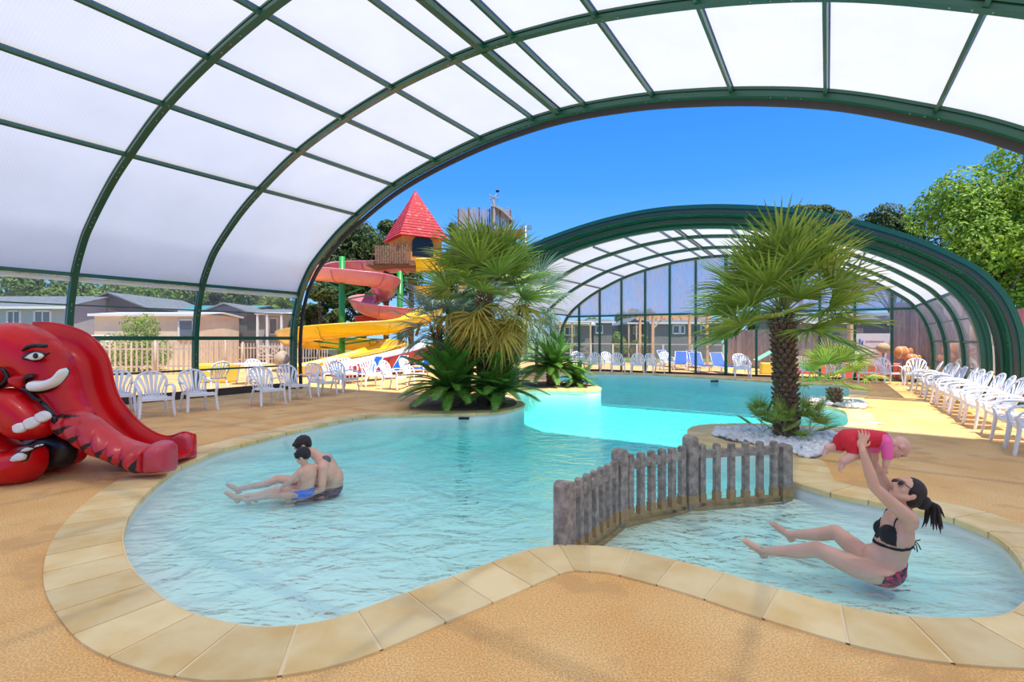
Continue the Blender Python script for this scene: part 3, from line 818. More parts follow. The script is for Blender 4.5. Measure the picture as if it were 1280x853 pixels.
# ================================================================ SUN LOUNGERS
def lounger_proto():
    root = thing('sun_lounger', (0, 0, 0), 'x', 'sun lounger')
    f = MB()
    for s in (-1, 1):
        f.tube(catmull([V((-.55, s * .3, .33)), V((0, s * .3, .3)), V((.9, s * .3, .3)), V((1.25, s * .29, .27))], 3), .025, 6)
    for x in (-.5, 0, .5, 1.2): f.beam((x, -.3, .3), (x, .3, .3), .03, .03)
    f.build('frame', M['plastic'], root, (0, 0, 0))
    for x in (-.4, .95):
        for s in (-1, 1):
            m = MB(); m.tube([(x, s * .29, .3), (x + .05 * (1 if x > 0 else -1), s * .31, 0)], [.03, .022], 6); m.build('leg', M['plastic'], root, (0, 0, 0))
    m = MB(); m.box((.6, 0, .325), (1.25, .54, .02)); m.build('seat', M['blue'], root, (0, 0, 0))
    m = MB(); m.beam((-.02, 0, .33), (-.42, 0, .88), .54, .02); m.build('backrest', M['blue'], root, (0, 0, 0))
    m = MB()
    for s in (-1, 1): m.tube([(-.02, s * .29, .33), (-.42, s * .29, .9)], .02, 6)
    m.tube([(-.42, -.29, .9), (-.42, .29, .9)], .02, 6); m.build('backrest_frame', M['plastic'], root, (0, 0, 0))
    return root
l0 = lounger_proto()
LG = [(gp(462, 476.5), 225, 'blue and white sun lounger on the terrace, left of three'),
      (gp(494, 473.3), 225, 'blue and white sun lounger on the terrace, middle of three'),
      (gp(529, 470.5), 225, 'blue and white sun lounger on the terrace, next to the left palms'),
      (at_gable(832, 29.3), -70, 'blue lounger with raised back beyond the far glass, leftmost'),
      (at_gable(851, 27.3), -110, 'blue lounger beyond the far glass, second from the left'),
      (at_gable(867, 29.5), -95, 'blue lounger beyond the far glass, third from the left'),
      (at_gable(872, 25.8), -90, 'blue lounger beyond the far glass, left of the open doorway post'),
      (at_gable(899, 25.8), -90, 'blue lounger beyond the far glass, right in front of the doorway')]
for i, (p, a, lb) in enumerate(LG):
    o = l0 if i == 0 else copy_tree(l0)
    o.location = (p.x, p.y, 0); o.rotation_euler = (0, 0, math.radians(a)); o['label'] = lb; o['group'] = 'blue and white sun loungers'
# ================================================================ CONCRETE PICKET FENCE
fence = thing('picket_fence', (PO[1].x, PO[1].y, -.2), 'low weathered concrete picket fence standing in the water between both pools', 'fence')
def profile(w, d, z0, z1, ang, c, name):
    """upright with rounded top, ochre stain near the water"""
    n = 8; mb = MB(); sec = [(-w / 2, z0)] + [(w / 2, z0)] + [(w / 2, z1 - w * .32)] + [(math.cos(a) * w / 2, z1 - w * .32 + math.sin(a) * w * .32) for a in [PI * k / n for k in range(1, n)]] + [(-w / 2, z1 - w * .32)]
    t = V((math.cos(ang), math.sin(ang), 0)); nn = V((-t.y, t.x, 0))
    vs = [V((c.x, c.y, 0)) + t * a + V((0, 0, b)) + nn * (-d / 2) for a, b in sec] + [V((c.x, c.y, 0)) + t * a + V((0, 0, b)) + nn * (d / 2) for a, b in sec]
    m = len(sec); mb.add(vs, [tuple(range(m))[::-1], tuple(range(m, 2 * m))] + [(i, (i + 1) % m, m + (i + 1) % m, m + i) for i in range(m)])
    o = mb.build(name, M['concrete'], fence); weld(o); bevel(o, .008, 2)
    mb = MB(); mb.box((c.x, c.y, -.085), (w + .006, d + .006, .11 + .02 * math.sin(c.x * 9)), Matrix.Rotation(ang, 3, 'Z')); mb.build('water_stain', M['scum'], o); o.children[0].location = (0, 0, 0) if False else o.children[0].location
    return o
PH = [.49, .545, .585, .445]
for i, p in enumerate(PO):
    a = math.atan2(PO[min(i + 1, 3)].y - PO[max(i - 1, 0)].y, PO[min(i + 1, 3)].x - PO[max(i - 1, 0)].x)
    profile(.125, .115, -.33, PH[i], a, p, 'post')
for i in range(3):
    a, b = PO[i], PO[i + 1]; ang = math.atan2((b - a).y, (b - a).x); t = (b - a).normalized(); Ln = (b - a).length
    z = (.40, .43, .43)[i]; s_, e_ = a + t * .075, b - t * .075
    n = 6 if i else 7
    for k in range(n):
        q = s_.lerp(e_, (k + .35) / (n - .3)); profile(.066, .06, -.3, z + .055 if i else z + .055, ang, q, 'picket')
    m = MB(); m.beam((s_.x, s_.y, z - .05), (e_.x, e_.y, z - .05), .045, .09); bevel(m.build('rail', M['concrete'], fence), .008)
    m = MB(); m.beam((s_.x, s_.y, -.16), (e_.x, e_.y, -.16), .06, .09); m.build('rail', M['scum'], fence)
# ================================================================ ELEPHANT SLIDE
YE = 5.95
def E_(x, y, Y=YE):              # from detail-view coordinates to the side plane of the slide
    q = pz(x * .2697, 390 + y * .2697, Y); return (q.x, q.z)
ele = thing('elephant_slide', (-5.2, 6.3, 0), 'red fibreglass elephant slide with tusk, white teeth and ringed trunk on the left deck', 'slide')
def pil(name, pts, Y, t, r, m, parent=ele, back=.3, step=.05, extra=None, sn=4):
    mb = MB(); pillow(mb, [E_(x, y, Y) for x, y in pts], Y, t, r, back, step, extra, sn)
    return weld(mb.build(name, [M[k] for k in m] if isinstance(m, list) else M[m], parent), .0005)
head = pil('head', [(-330, 240), (-230, 120), (-110, 70), (0, 52), (60, 50), (130, 55), (210, 85), (270, 125), (320, 180), (350, 230), (368, 300), (385, 370), (415, 430), (450, 480), (420, 540), (340, 570), (285, 555), (260, 530), (235, 470), (180, 400), (110, 360), (40, 350), (-60, 380), (-200, 420), (-310, 380)], YE + .08, .3, .34, 'red', back=.25)
# trunk with rings
def ring(x, z):
    s = (x - E_(300, 0)[0]) / .118 + z * 1.2
    return .13 * abs(math.sin(s * PI * .8)) - .06
trunk = pil('trunk', [(290, 470), (360, 450), (440, 478), (478, 503), (530, 545), (580, 577), (640, 600), (705, 618), (722, 640), (722, 735), (700, 742), (650, 740), (600, 715), (540, 690), (470, 665), (400, 625), (345, 588), (300, 560), (270, 520)], YE - .04, .26, .16, ['trunk_red', 'black'], step=.013, extra=ring)
pil('trunk_tip', [(705, 625), (735, 600), (775, 594), (808, 604), (820, 640), (818, 728), (780, 738), (720, 743), (704, 735)], YE - .02, .26, .12, 'pink_red', step=.03)
for x0, y0, x1, y1, w_ in [(292, 486, 345, 488, 8), (300, 545, 345, 525, 12), (352, 590, 392, 568, 12), (408, 625, 440, 600, 12), (470, 658, 496, 630, 12), (518, 686, 545, 655, 12), (568, 706, 592, 670, 12), (620, 724, 636, 680, 12), (690, 736, 706, 690, 12)]:
    dx, dy = x1 - x0, y1 - y0; L_ = math.hypot(dx, dy); nx, ny = -dy / L_ * w_, dx / L_ * w_
    nx *= 1.25; ny *= 1.25; x0 -= dx * .7; y0 -= dy * .7; dx *= 1.75; dy *= 1.75
    sp = [E_(a, b, YE - .25) for a, b in [(x0 - nx, y0 - ny), (x0 + nx, y0 + ny), (x0 + nx * .6 + dx * .6, y0 + ny * .6 + dy * .6), (x0 + dx, y0 + dy), (x0 - nx * .6 + dx * .6, y0 - ny * .6 + dy * .6)]]
    for p in trunk.data.polygons:
        if in_poly((p.center.x, p.center.z), sp): p.material_index = 1
# cheek, nose lump, lower jaw
pil('cheek', [(-60, 400), (-20, 365), (40, 352), (110, 360), (165, 395), (215, 440), (255, 490), (265, 530), (235, 572), (175, 590), (120, 590), (70, 565), (50, 520), (40, 480), (0, 462), (-60, 450)], YE - .2, .27, .17, 'red', step=.035)
pil('mouth_line', [(-10, 462), (30, 466), (52, 495), (62, 545), (95, 585), (70, 590), (44, 555), (36, 500), (20, 480), (-10, 474)], YE - .3, .04, .03, 'black', step=.03)
pil('cheek_shadow_line', [(110, 345), (150, 370), (215, 425), (262, 480), (272, 535), (258, 540), (246, 488), (205, 440), (140, 385), (100, 360)], YE - .28, .06, .03, 'black', step=.03)
for q in ([(66, 525), (100, 512), (122, 525), (124, 548), (98, 562), (72, 558)], [(116, 502), (160, 485), (183, 498), (184, 522), (140, 545), (122, 530)], [(168, 475), (205, 458), (234, 470), (238, 492), (200, 512), (180, 502)]):
    pil('tooth', q, YE - .45, .04, .02, 'white', step=.014)
pil('lower_face', [(-120, 480), (0, 465), (35, 500), (50, 560), (90, 600), (120, 640), (60, 680), (-60, 690), (-160, 640)], YE - .12, .24, .15, 'red', step=.04)
pil('nostril', [(-60, 290), (-30, 262), (5, 262), (32, 288), (36, 318), (10, 345), (-30, 355), (-60, 340)], YE - .17, .17, .1, 'red', step=.03)
pil('nostril_line', [(-4, 254), (28, 266), (46, 300), (38, 330), (8, 356), (-8, 348), (22, 322), (30, 300), (18, 276), (-6, 266)], YE - .25, .05, .02, 'black', step=.02)
pil('tusk_socket', [(60, 300), (90, 290), (135, 288), (158, 300), (140, 322), (145, 360), (150, 378), (120, 365), (85, 350), (66, 335)], YE - .19, .12, .07, 'red', step=.03)
pil('tusk_socket_shadow', [(112, 300), (150, 288), (162, 300), (142, 325), (150, 372), (190, 378), (250, 362), (300, 318), (324, 280), (316, 258), (296, 262), (300, 272), (270, 306), (200, 322), (150, 314), (128, 322), (130, 350)], YE - .245, .03, .02, 'black', step=.02)
pil('tusk', [(140, 335), (155, 320), (205, 318), (255, 300), (285, 268), (305, 260), (317, 272), (312, 295), (275, 338), (220, 362), (165, 370), (142, 358)], YE - .27, .09, .05, 'white', step=.014)
eye = pil('eye', [(100, 218), (130, 188), (165, 180), (205, 190), (236, 190), (212, 206), (195, 224), (165, 232), (135, 226)], YE - .205, .03, .02, 'black', step=.02)
pil('eyeball', [(118, 212), (140, 194), (165, 187), (192, 193), (205, 203), (190, 218), (165, 225), (138, 222)], YE - .23, .03, .02, 'white', eye, step=.02)
pil('pupil', [(152, 205), (158, 193), (170, 192), (178, 204), (170, 216), (157, 215)], YE - .26, .015, .01, 'black', eye, step=.012)
pil('eyebrow', [(102, 184), (118, 158), (160, 146), (210, 148), (224, 160), (205, 168), (160, 166), (125, 176)], YE - .21, .03, .02, 'black', step=.02)
# body, legs and feet
pil('body', [(-300, 360), (-100, 400), (100, 520), (230, 600), (300, 650), (280, 720), (120, 780), (-300, 790)], YE + .25, .2, .2, 'red', back=2.6, step=.07)
pil('leg', [(110, 600), (170, 590), (240, 548), (300, 560), (360, 598), (362, 650), (335, 706), (260, 725), (215, 740), (180, 700), (130, 660)], YE - .02, .16, .1, 'black', step=.04)  # black boot, with the body's shadow painted in as part of it
pil('rear_foot', [(330, 590), (380, 605), (408, 645), (392, 682), (345, 706), (310, 700), (320, 640)], YE + .12, .2, .12, 'red', step=.04)
foot = pil('front_foot', [(-220, 660), (-100, 650), (0, 640), (100, 625), (190, 615), (222, 645), (220, 715), (175, 775), (110, 796), (0, 802), (-160, 800), (-220, 740)], YE - .22, .3, .2, 'red', step=.04)
pil('toe_outline', [(52, 680), (80, 648), (120, 628), (205, 610), (208, 622), (150, 645), (125, 690), (60, 702)], YE - .43, .05, .03, 'black', foot, step=.02)
pil('toe', [(60, 680), (85, 652), (122, 652), (118, 685), (70, 695)], YE - .46, .06, .03, 'white', foot, step=.02)
pil('toe', [(90, 645), (125, 628), (158, 632), (125, 648)], YE - .46, .05, .02, 'white', foot, step=.02)
pil('toe', [(150, 627), (180, 615), (204, 615), (170, 628)], YE - .46, .04, .02, 'white', foot, step=.02)
# chute
YF = 6.72
Fp = [(150, 52), (240, 55), (330, 75), (400, 105), (450, 150), (485, 200), (505, 260), (520, 330), (548, 405), (620, 495), (680, 545), (740, 575), (790, 580), (850, 562), (900, 575)]
Np = [(60, 56), (130, 62), (205, 95), (262, 135), (308, 190), (338, 240), (355, 310), (372, 380), (412, 452), (476, 515), (540, 562), (600, 595), (660, 615), (720, 616), (790, 604)]
st = []
for (a, b), (c, d) in zip(Fp, Np):
    fx, fz = E_(a, b, YF); nx, nz = E_(c, d, YE + .18); st.append((V((nx, YE + .18, nz)), V((fx, YF, fz))))
mids = [(a + b) / 2 for a, b in st]
inn = []; outr = []
for i, (a, b) in enumerate(st):
    t = mids[min(i + 1, len(st) - 1)] - mids[max(i - 1, 0)]; t.y = 0; t.normalize(); dn = V((-t.z, 0, t.x)) * -1
    if dn.z > 0: dn = -dn
    dpt = .30 if i < 12 else .30 - .03 * (i - 11)
    r_ = [a, a + dn * dpt * .55 + (b - a) * .02, a + dn * dpt * .92 + (b - a) * .12, a + dn * dpt + (b - a) * .3, a + dn * dpt + (b - a) * .7, b + dn * dpt * .92 - (b - a) * .12, b + dn * dpt * .55 - (b - a) * .02, b]
    inn.append(r_); outr.append([b + V((0, .05, .0)), b + V((0, .05, 0)) + dn * (dpt + .04), a + V((0, -.02, 0)) + dn * (dpt + .04), a + V((0, -.02, 0))])
def loft(mb, rows, n=3):
    cols = [catmull([r_[k] for r_ in rows], n) for k in range(len(rows[0]))]; m = len(rows[0])
    vs = [cols[k][i] for i in range(len(cols[0])) for k in range(m)]
    mb.add(vs, [(i * m + k, i * m + (k + 1) % m, (i + 1) * m + (k + 1) % m, (i + 1) * m + k) for i in range(len(cols[0]) - 1) for k in range(m)] + [tuple(range(m)), tuple((len(cols[0]) - 1) * m + k for k in range(m))[::-1]], True)
mb = MB(); loft(mb, [a + b for a, b in zip(inn, outr)])
ch = weld(mb.build('chute', M['red'], ele), .001)
mb = MB(); P_ = [V((E_(x, y, YF)[0], YF + .02, E_(x, y, YF)[1])) for x, y in Fp]
mb.tube(catmull(P_, 3), .02, 8); mb.build('chute_rim', M['red'], ele)
pil('chute_end', [(800, 600), (822, 568), (860, 556), (893, 566), (908, 615), (906, 680), (880, 700), (822, 716)], YF + .03, .1, .07, 'pink_red', ele, 1., .04)
# ================================================================ PEOPLE
def finger(mb, pts, r): 
    for i in range(len(pts) - 1): mb.cap(pts[i], r * (1 - .12 * i), pts[i + 1], r * (1 - .12 * (i + 1)), 8)
def hand(mb, wrist, palm, fdir, side, r=.0085, L=.075, curl=None, spread=.018, pw=.038):
    """palm ellipsoid with five fingers; fdir = finger direction, side = across the palm towards the thumb"""
    f = V(fdir).normalized(); s = V(side); s = (s - f * s.dot(f)).normalized(); n = f.cross(s); w_ = V(wrist); p = V(palm)
    R = Matrix((s, n, f)).transposed()
    mb.ell(p, (pw, pw * .42, pw * 1.15), R, 12, 8); mb.cap(w_, pw * .62, p, pw * .5, 10)
    cu = V(curl) if curl else n
    for k, (off, ln) in enumerate(zip((1.5, .5, -.5, -1.5), (.92, 1.0, .95, .76))):
        b = p + f * pw * .9 + s * off * spread * .98
        a1 = b + f * L * ln * .45 + s * off * .004; a2 = a1 + (f * .8 + cu * .45).normalized() * L * ln * .32; a3 = a2 + (f * .5 + cu * .8).normalized() * L * ln * .25
        finger(mb, [b, a1, a2, a3], r)
    b = p + s * pw * .75 - f * pw * .35; a1 = b + (s * .8 + f * .5 + cu * .2).normalized() * L * .45; a2 = a1 + (s * .3 + f * .8 + cu * .4).normalized() * L * .35
    finger(mb, [b, a1, a2], r * 1.15)
def foot_(mb, ankle, toe, up, r=.034):
    a, t = V(ankle), V(toe); d = (t - a); f = d.normalized(); u = V(up); u = (u - f * u.dot(f)).normalized(); s = f.cross(u)
    heel = a - f * .035 - u * .02
    mb.ell(heel, (r * 1.0,) * 3, None, 12, 8); mb.cap(a, r * 1.02, a + d * .5, r * .95); mb.cap(a + d * .5, r * .95, t - f * .02, r * .72)
    for k in range(5):
        b = t - f * .02 + s * (k - 2) * r * .42; mb.cap(b, r * .3, b + f * (.03 - .005 * k), r * .24, 8)
def head_(mb, c, g, h, s=1., baby=False, child=False):
    """c centre, g facing, h up; returns frame"""
    g = V(g).normalized(); h = V(h); h = (h - g * h.dot(g)).normalized(); e = h.cross(g)
    R = Matrix((g, e, h)).transposed(); c = V(c)
    P = lambda x, y, z: c + (g * x + e * y + h * z) * s
    mb.ell(P(-.012, 0, .022), (.098 * s, .077 * s, .092 * s), R, 20, 14)
    mb.ell(P(.022, 0, -.035), (.066 * s, .058 * s, .075 * s), R, 16, 10)
    if not baby:
        mb.ell(P(.055, 0, -.092), (.024 * s, .022 * s, .02 * s), R, 10, 8)
        mb.cap(P(.04, .03, -.075), .022 * s, P(0, .052, -.045), .024 * s, 10); mb.cap(P(.04, -.03, -.075), .022 * s, P(0, -.052, -.045), .024 * s, 10)
    else:
        mb.ell(P(.045, .03, -.04), (.034 * s, .03 * s, .034 * s), R); mb.ell(P(.045, -.03, -.04), (.034 * s, .03 * s, .034 * s), R); mb.ell(P(.055, 0, -.075), (.022 * s,) * 3, R)
    mb.cap(P(.082, 0, .012), .008 * s, P(.106 if not baby else .092, 0, -.022), .0125 * s, 10)           # nose
    mb.ell(P(.09, .012, -.028), (.009 * s, .009 * s, .008 * s), R, 8, 6); mb.ell(P(.09, -.012, -.028), (.009 * s, .009 * s, .008 * s), R, 8, 6)
    mb.ell(P(.08, 0, .038), (.016 * s, .05 * s, .012 * s), R)               # brow
    mb.ell(P(.083, 0, -.05), (.011 * s, .024 * s, .006 * s), R, 10, 6); mb.ell(P(.081, 0, -.061), (.011 * s, .021 * s, .007 * s), R, 10, 6)
    for q in (-1, 1):
        mb.ell(P(-.012, q * .078, -.015), (.02 * s, .009 * s, .031 * s), R, 10, 8)
        mb.ell(P(.05, q * .042, -.02), (.026 * s, .022 * s, .024 * s), R, 10, 8)
    return P, R
def face_details(root_part, P, R, s=1.):
    mb = MB(); mb.ell(P(.0905, 0, -.0495), (.004 * s, .021 * s, .004 * s), R, 10, 6); mb.ell(P(.0885, 0, -.0615), (.004 * s, .018 * s, .005 * s), R, 10, 6)
    mb.build('lips', mat('lips', (.5, .16, .14), .45), root_part)
    for q in (-1, 1):
        mb = MB(); mb.ell(P(.073, q * .031, .008), (.012 * s, .013 * s, .008 * s), R, 10, 8); e = mb.build('eye', M['white'], root_part)
        mb = MB(); mb.ell(P(.0825, q * .031, .008), (.004 * s, .006 * s, .006 * s), R, 8, 6); mb.build('pupil', M['hair'], e)
        mb = MB(); mb.cap(P(.086, q * .015, .03), .004 * s, P(.076, q * .048, .032), .003 * s, 6); mb.build('eyebrow', M['hair'], root_part)
def squash_submerged(o, k):                 # flattens the submerged body shape to imitate refraction in the water
    for v in o.data.vertices:
        if v.co.z < -.12: v.co.z = -.12 + (v.co.z + .12) * k
    o.data.update()
# ---- woman
wl = 'dark-haired woman in black bikini top and sunglasses sitting in wading pool, lifting a baby overhead'
mb = MB()
mb.ell((2.80, 3.87, -.13), (.14, .16, .115)); 
mb.cap((2.80, 3.86, -.15), .135, (2.825, 3.84, -.02), .118); mb.cap((2.825, 3.84, -.02), .118, (2.845, 3.82, .08), .115)
fR = Matrix.Rotation(math.radians(-30), 3, 'Z')
mb.ell((2.85, 3.80, .15), (.115, .155, .15), fR); mb.ell((2.875, 3.80, .25), (.10, .155, .10), fR)
mb.ell((2.76, 3.735, .165), (.062, .06, .062)); mb.ell((2.80, 3.86, .165), (.062, .06, .062))
mb.ell((2.73, 3.86, -.04), (.07, .1, .085))                      # belly
mb.cap((2.89, 3.785, .30), .06, (2.885, 3.77, .42), .05)
mb.cap((2.87, 3.72, .27), .075, (2.835, 3.66, .315), .06); mb.cap((2.91, 3.86, .27), .075, (2.93, 3.92, .33), .058)
# near arm
mb.cap((2.835, 3.66, .315), .055, (2.70, 3.63, .42), .047); mb.cap((2.70, 3.63, .42), .047, (2.555, 3.61, .55), .036)
mb.cap((2.555, 3.61, .55), .037, (2.525, 3.61, .64), .037); mb.cap((2.525, 3.61, .64), .037, (2.478, 3.62, .80), .0235)
hand(mb, (2.478, 3.62, .80), (2.495, 3.652, .85), (.28, .02, .96), (1, 0, -.3), curl=(0, 1, 0), spread=.021)
# far arm
mb.cap((2.93, 3.92, .33), .052, (2.81, 3.91, .56), .037); mb.cap((2.81, 3.91, .56), .037, (2.68, 3.87, .76), .0235)
hand(mb, (2.68, 3.87, .76), (2.665, 3.855, .81), (-.3, -.3, .8), (-.8, .2, -.3), curl=(.1, -.9, 0.1))
# legs
mb.cap((2.75, 3.78, -.155), .095, (2.60, 3.83, -.13), .088); mb.cap((2.60, 3.83, -.13), .088, (2.36, 3.95, -.03), .058)
mb.cap((2.36, 3.95, -.03), .06, (2.25, 4.05, -.09), .055); mb.cap((2.25, 4.05, -.09), .055, (2.05, 4.22, -.16), .032)
foot_(mb, (2.05, 4.22, -.16), (1.94, 4.30, -.09), (0, 0, 1))
mb.cap((2.84, 3.95, -.155), .095, (2.78, 4.05, -.12), .088); mb.cap((2.78, 4.05, -.12), .088, (2.67, 4.22, .0), .058)
mb.cap((2.67, 4.22, 0), .06, (2.60, 4.33, -.06), .055); mb.cap((2.60, 4.33, -.06), .055, (2.44, 4.52, -.14), .032)
foot_(mb, (2.44, 4.52, -.14), (2.33, 4.60, -.06), (0, 0, 1))
Pw, Rw = head_(mb, (2.893, 3.76, .475), (-.74, .05, .67), (.7, 0, .72))
woman = remeshed(mb, 'person', M['skin'], .007, 4); squash_submerged(woman, .85); tag(woman, wl, 'person')
def local_pred(f): return f
garment(woman, 'bikini_top', lambda c: (c.x + (c.y - 3.8) * -.3 < 2.80 and .10 < c.z < .245 and c.x < 2.86 and ((V((c.x, c.y, c.z)) - V((2.745, 3.725, .155))).length < .082 or (V((c.x, c.y, c.z)) - V((2.785, 3.875, .155))).length < .082)) or (.075 < c.z + (2.85 - c.x) * .12 < .095 and c.x > 2.68 and 3.6 < c.y < 4.0), M['black_fabric'], woman, .005)
garment(woman, 'bikini_bottom', lambda c: -.30 < c.z < -.075 - (2.9 - c.x) * .25 and c.x > 2.68 and c.y < 4.05 and (c.x - 2.68) + (c.z + .10) * -.2 > .02, M['bikini_bottom'], woman, .006)
mb = MB()
for a, b in (((2.745, 3.68, .21), (2.87, 3.70, .345)), ((2.81, 3.88, .22), (2.92, 3.84, .37))): mb.tube(catmull([V(a), (V(a) + V(b)) / 2 + V((-.055, -.02, .02)), V(b)], 4), .005, 6)
mb.tube([(2.87, 3.70, .345), (2.95, 3.77, .36), (2.92, 3.84, .37)], .005, 6)
mb.build('neck_strap', M['black_fabric'], woman); mb = MB()
for dx, dy, dz in ((.07, -.01, -.05), (.06, .03, -.07), (.03, -.03, -.06), (.05, -.03, .03)):
    mb.tube(catmull([V((2.955, 3.80, .085)), V((2.955 + dx * .6, 3.80 + dy, .10 + dz * .3)), V((2.955 + dx, 3.80 + dy, .085 + dz))], 3), .004, 5)
mb.ell((2.955, 3.80, .087), (.012, .012, .012)); mb.build('back_bow', M['black_fabric'], woman)
# hair
mb = MB()
mb.ell(Pw(-.026, 0, .034), (.096, .084, .093), Rw, 20, 14); mb.ell(Pw(-.06, 0, -.01), (.066, .074, .08), Rw, 16, 12)
for q in (-1, 1): mb.ell(Pw(-.02, q * .055, .02), (.06, .032, .06), Rw)
mb.ell(Pw(-.145, 0, .02), (.045, .05, .055), Rw); 
bun = Pw(-.145, 0, .02)
rn = random.Random(5)
for k in range(26):
    d_ = V((rn.uniform(.02, .12), rn.uniform(-.06, .06), rn.uniform(-.19, -.04)))
    mb.tube(catmull([bun + V((0, d_.y * .3, .01)), bun + V((.045 + d_.x * .3, d_.y * .6, -.01)), bun + d_ * .7 + V((.03, 0, 0)), bun + d_ + V((.01, 0, -.02))], 3), [.014, .014, .013, .013, .012, .011, .009, .007, .004, .002], 6)
hr = mb.build('hair', M['hair'], woman)
# sunglasses
mb = MB()
for q in (-1, 1):
    mb.ell(Pw(.088, q * .033, .012), (.007, .028, .02), Rw, 14, 8)
    mb.tube([Pw(.085, q * .062, .016), Pw(.04, q * .078, .014), Pw(-.015, q * .084, .006)], .0035, 6)
mb.tube([Pw(.097, -.012, .02), Pw(.099, .012, .02)], .004, 6); mb.build('sunglasses', mat('dark_lens', (.006, .006, .008), .08, coat=.5), woman)
mb = MB(); mb.ell(Pw(.0925, 0, -.0495), (.005, .021, .0045), Rw, 10, 6); mb.ell(Pw(.0905, 0, -.0615), (.005, .018, .005), Rw, 10, 6); mb.build('lips', mat('lip_red', (.55, .2, .17), .4), woman)
# ---- baby
mb = MB()
mb.cap((2.455, 3.745, .862), .068, (2.56, 3.745, .868), .064); mb.cap((2.56, 3.745, .868), .064, (2.70, 3.745, .86), .056)
mb.cap((2.70, 3.745, .86), .04, (2.775, 3.745, .83), .034)
mb.cap((2.70, 3.70, .845), .036, (2.695, 3.675, .755), .030); mb.cap((2.695, 3.675, .755), .029, (2.672, 3.665, .69), .021)
hand(mb, (2.672, 3.665, .69), (2.668, 3.66, .67), (-.1, 0, -1), (-.8, .2, 0), .0048, .032, (-.3, .3, -.2), .009, .018)
mb.cap((2.70, 3.79, .845), .034, (2.71, 3.83, .76), .029); mb.cap((2.71, 3.83, .76), .028, (2.72, 3.83, .69), .021)
hand(mb, (2.72, 3.83, .69), (2.72, 3.83, .665), (0, 0, -1), (-.8, -.2, 0), .0048, .032, (-.3, -.3, -.2), .009, .018)
mb.cap((2.46, 3.71, .845), .052, (2.475, 3.69, .765), .044); mb.cap((2.475, 3.69, .765), .042, (2.385, 3.685, .715), .030); foot_(mb, (2.385, 3.685, .71), (2.352, 3.68, .645), (-1, 0, 0), .021)
mb.cap((2.44, 3.79, .84), .052, (2.43, 3.80, .79), .044); mb.cap((2.43, 3.80, .79), .04, (2.345, 3.80, .785), .029); foot_(mb, (2.345, 3.80, .78), (2.305, 3.80, .73), (-1, 0, 0), .021)
Pb, Rb = head_(mb, (2.825, 3.745, .80), (.10, -.12, -1), (1, 0, .12), .74, baby=True)
baby = remeshed(mb, 'baby', M['skin_baby'], .0048, 3); tag(baby, 'bald baby in red swimsuit with pink sleeves held up in the air by the woman', 'baby')
def near_seg(c, a, b, r):
    a, b = V(a), V(b); t = max(0, min(1, (c - a).dot(b - a) / (b - a).length_squared)); return (c - a - (b - a) * t).length < r
sleeve = lambda c: (near_seg(c, (2.70, 3.70, .86), (2.69, 3.672, .735), .042) and c.z > .735 and c.y < 3.715) or (near_seg(c, (2.70, 3.79, .86), (2.711, 3.83, .745), .042) and c.z > .745 and c.y > 3.775)
garment(baby, 'pink_sleeve', sleeve, M['baby_pink'], baby, .006)
garment(baby, 'collar', lambda c: 2.722 < c.x < 2.752 and c.z > .80 and abs(c.y - 3.745) < .05 and not sleeve(c), M['baby_pink'], baby, .007)
garment(baby, 'red_swimsuit', lambda c: c.x < 2.732 and c.z > .775 and not sleeve(c) and not (c.x < 2.385) or (near_seg(c, (2.46, 3.71, .845), (2.475, 3.69, .785), .058) and c.z > .785) , M['baby_red'], baby, .0055)
mb = MB()
for q in (-1, 1): mb.ell(Pb(.079, q * .03, .0), (.006, .010, .004), Rb, 8, 6)
mb.build('eyes', M['hair'], baby)
mb = MB(); mb.ell(Pb(.089, 0, -.055), (.006, .016, .008), Rb, 8, 6); mb.build('lips', mat('baby_lips', (.6, .2, .2), .5), baby)
# ---- man
mb = MB()
mb.ell((-2.26, 6.30, -.33), (.15, .18, .13)); mb.cap((-2.25, 6.3, -.3), .15, (-2.22, 6.30, -.12), .145)
Rm = Matrix.Rotation(math.radians(12), 3, 'Z') @ Matrix.Rotation(math.radians(-22), 3, 'Y')
mb.ell((-2.26, 6.29, -.02), (.125, .195, .19), Rm); mb.ell((-2.31, 6.29, .08), (.11, .21, .10), Rm)
mb.cap((-2.33, 6.29, .10), .07, (-2.46, 6.28, .21), .055)
mb.cap((-2.27, 6.14, .07), .075, (-2.26, 6.09, .05), .068); mb.cap((-2.36, 6.44, .07), .075, (-2.38, 6.49, .05), .068)
mb.cap((-2.26, 6.09, .05), .062, (-2.24, 6.02, -.20), .046); mb.cap((-2.24, 6.02, -.20), .045, (-2.44, 5.90, -.30), .03)
hand(mb, (-2.44, 5.90, -.30), (-2.50, 5.87, -.31), (-1, -.3, 0), (0, .3, 1), .01, .08, (.2, .5, -.3))
mb.cap((-2.38, 6.49, .05), .062, (-2.52, 6.52, -.18), .046); mb.cap((-2.52, 6.52, -.18), .045, (-2.66, 6.32, -.24), .03)
hand(mb, (-2.66, 6.32, -.24), (-2.69, 6.26, -.25), (-.3, -1, 0), (-.3, .2, 1), .01, .08, (.5, -.2, -.3))
mb.cap((-2.33, 6.18, -.34), .10, (-2.52, 6.10, -.27), .09); mb.cap((-2.52, 6.10, -.27), .09, (-2.78, 6.0, -.22), .062)
mb.cap((-2.78, 6.0, -.22), .062, (-2.92, 5.93, -.26), .06); mb.cap((-2.92, 5.93, -.26), .06, (-3.14, 5.84, -.26), .036); foot_(mb, (-3.14, 5.84, -.27), (-3.25, 5.80, -.15), (-.2, 0, 1), .038)
mb.cap((-2.38, 6.42, -.32), .10, (-2.60, 6.38, -.22), .09); mb.cap((-2.60, 6.38, -.22), .09, (-2.88, 6.29, -.14), .062)
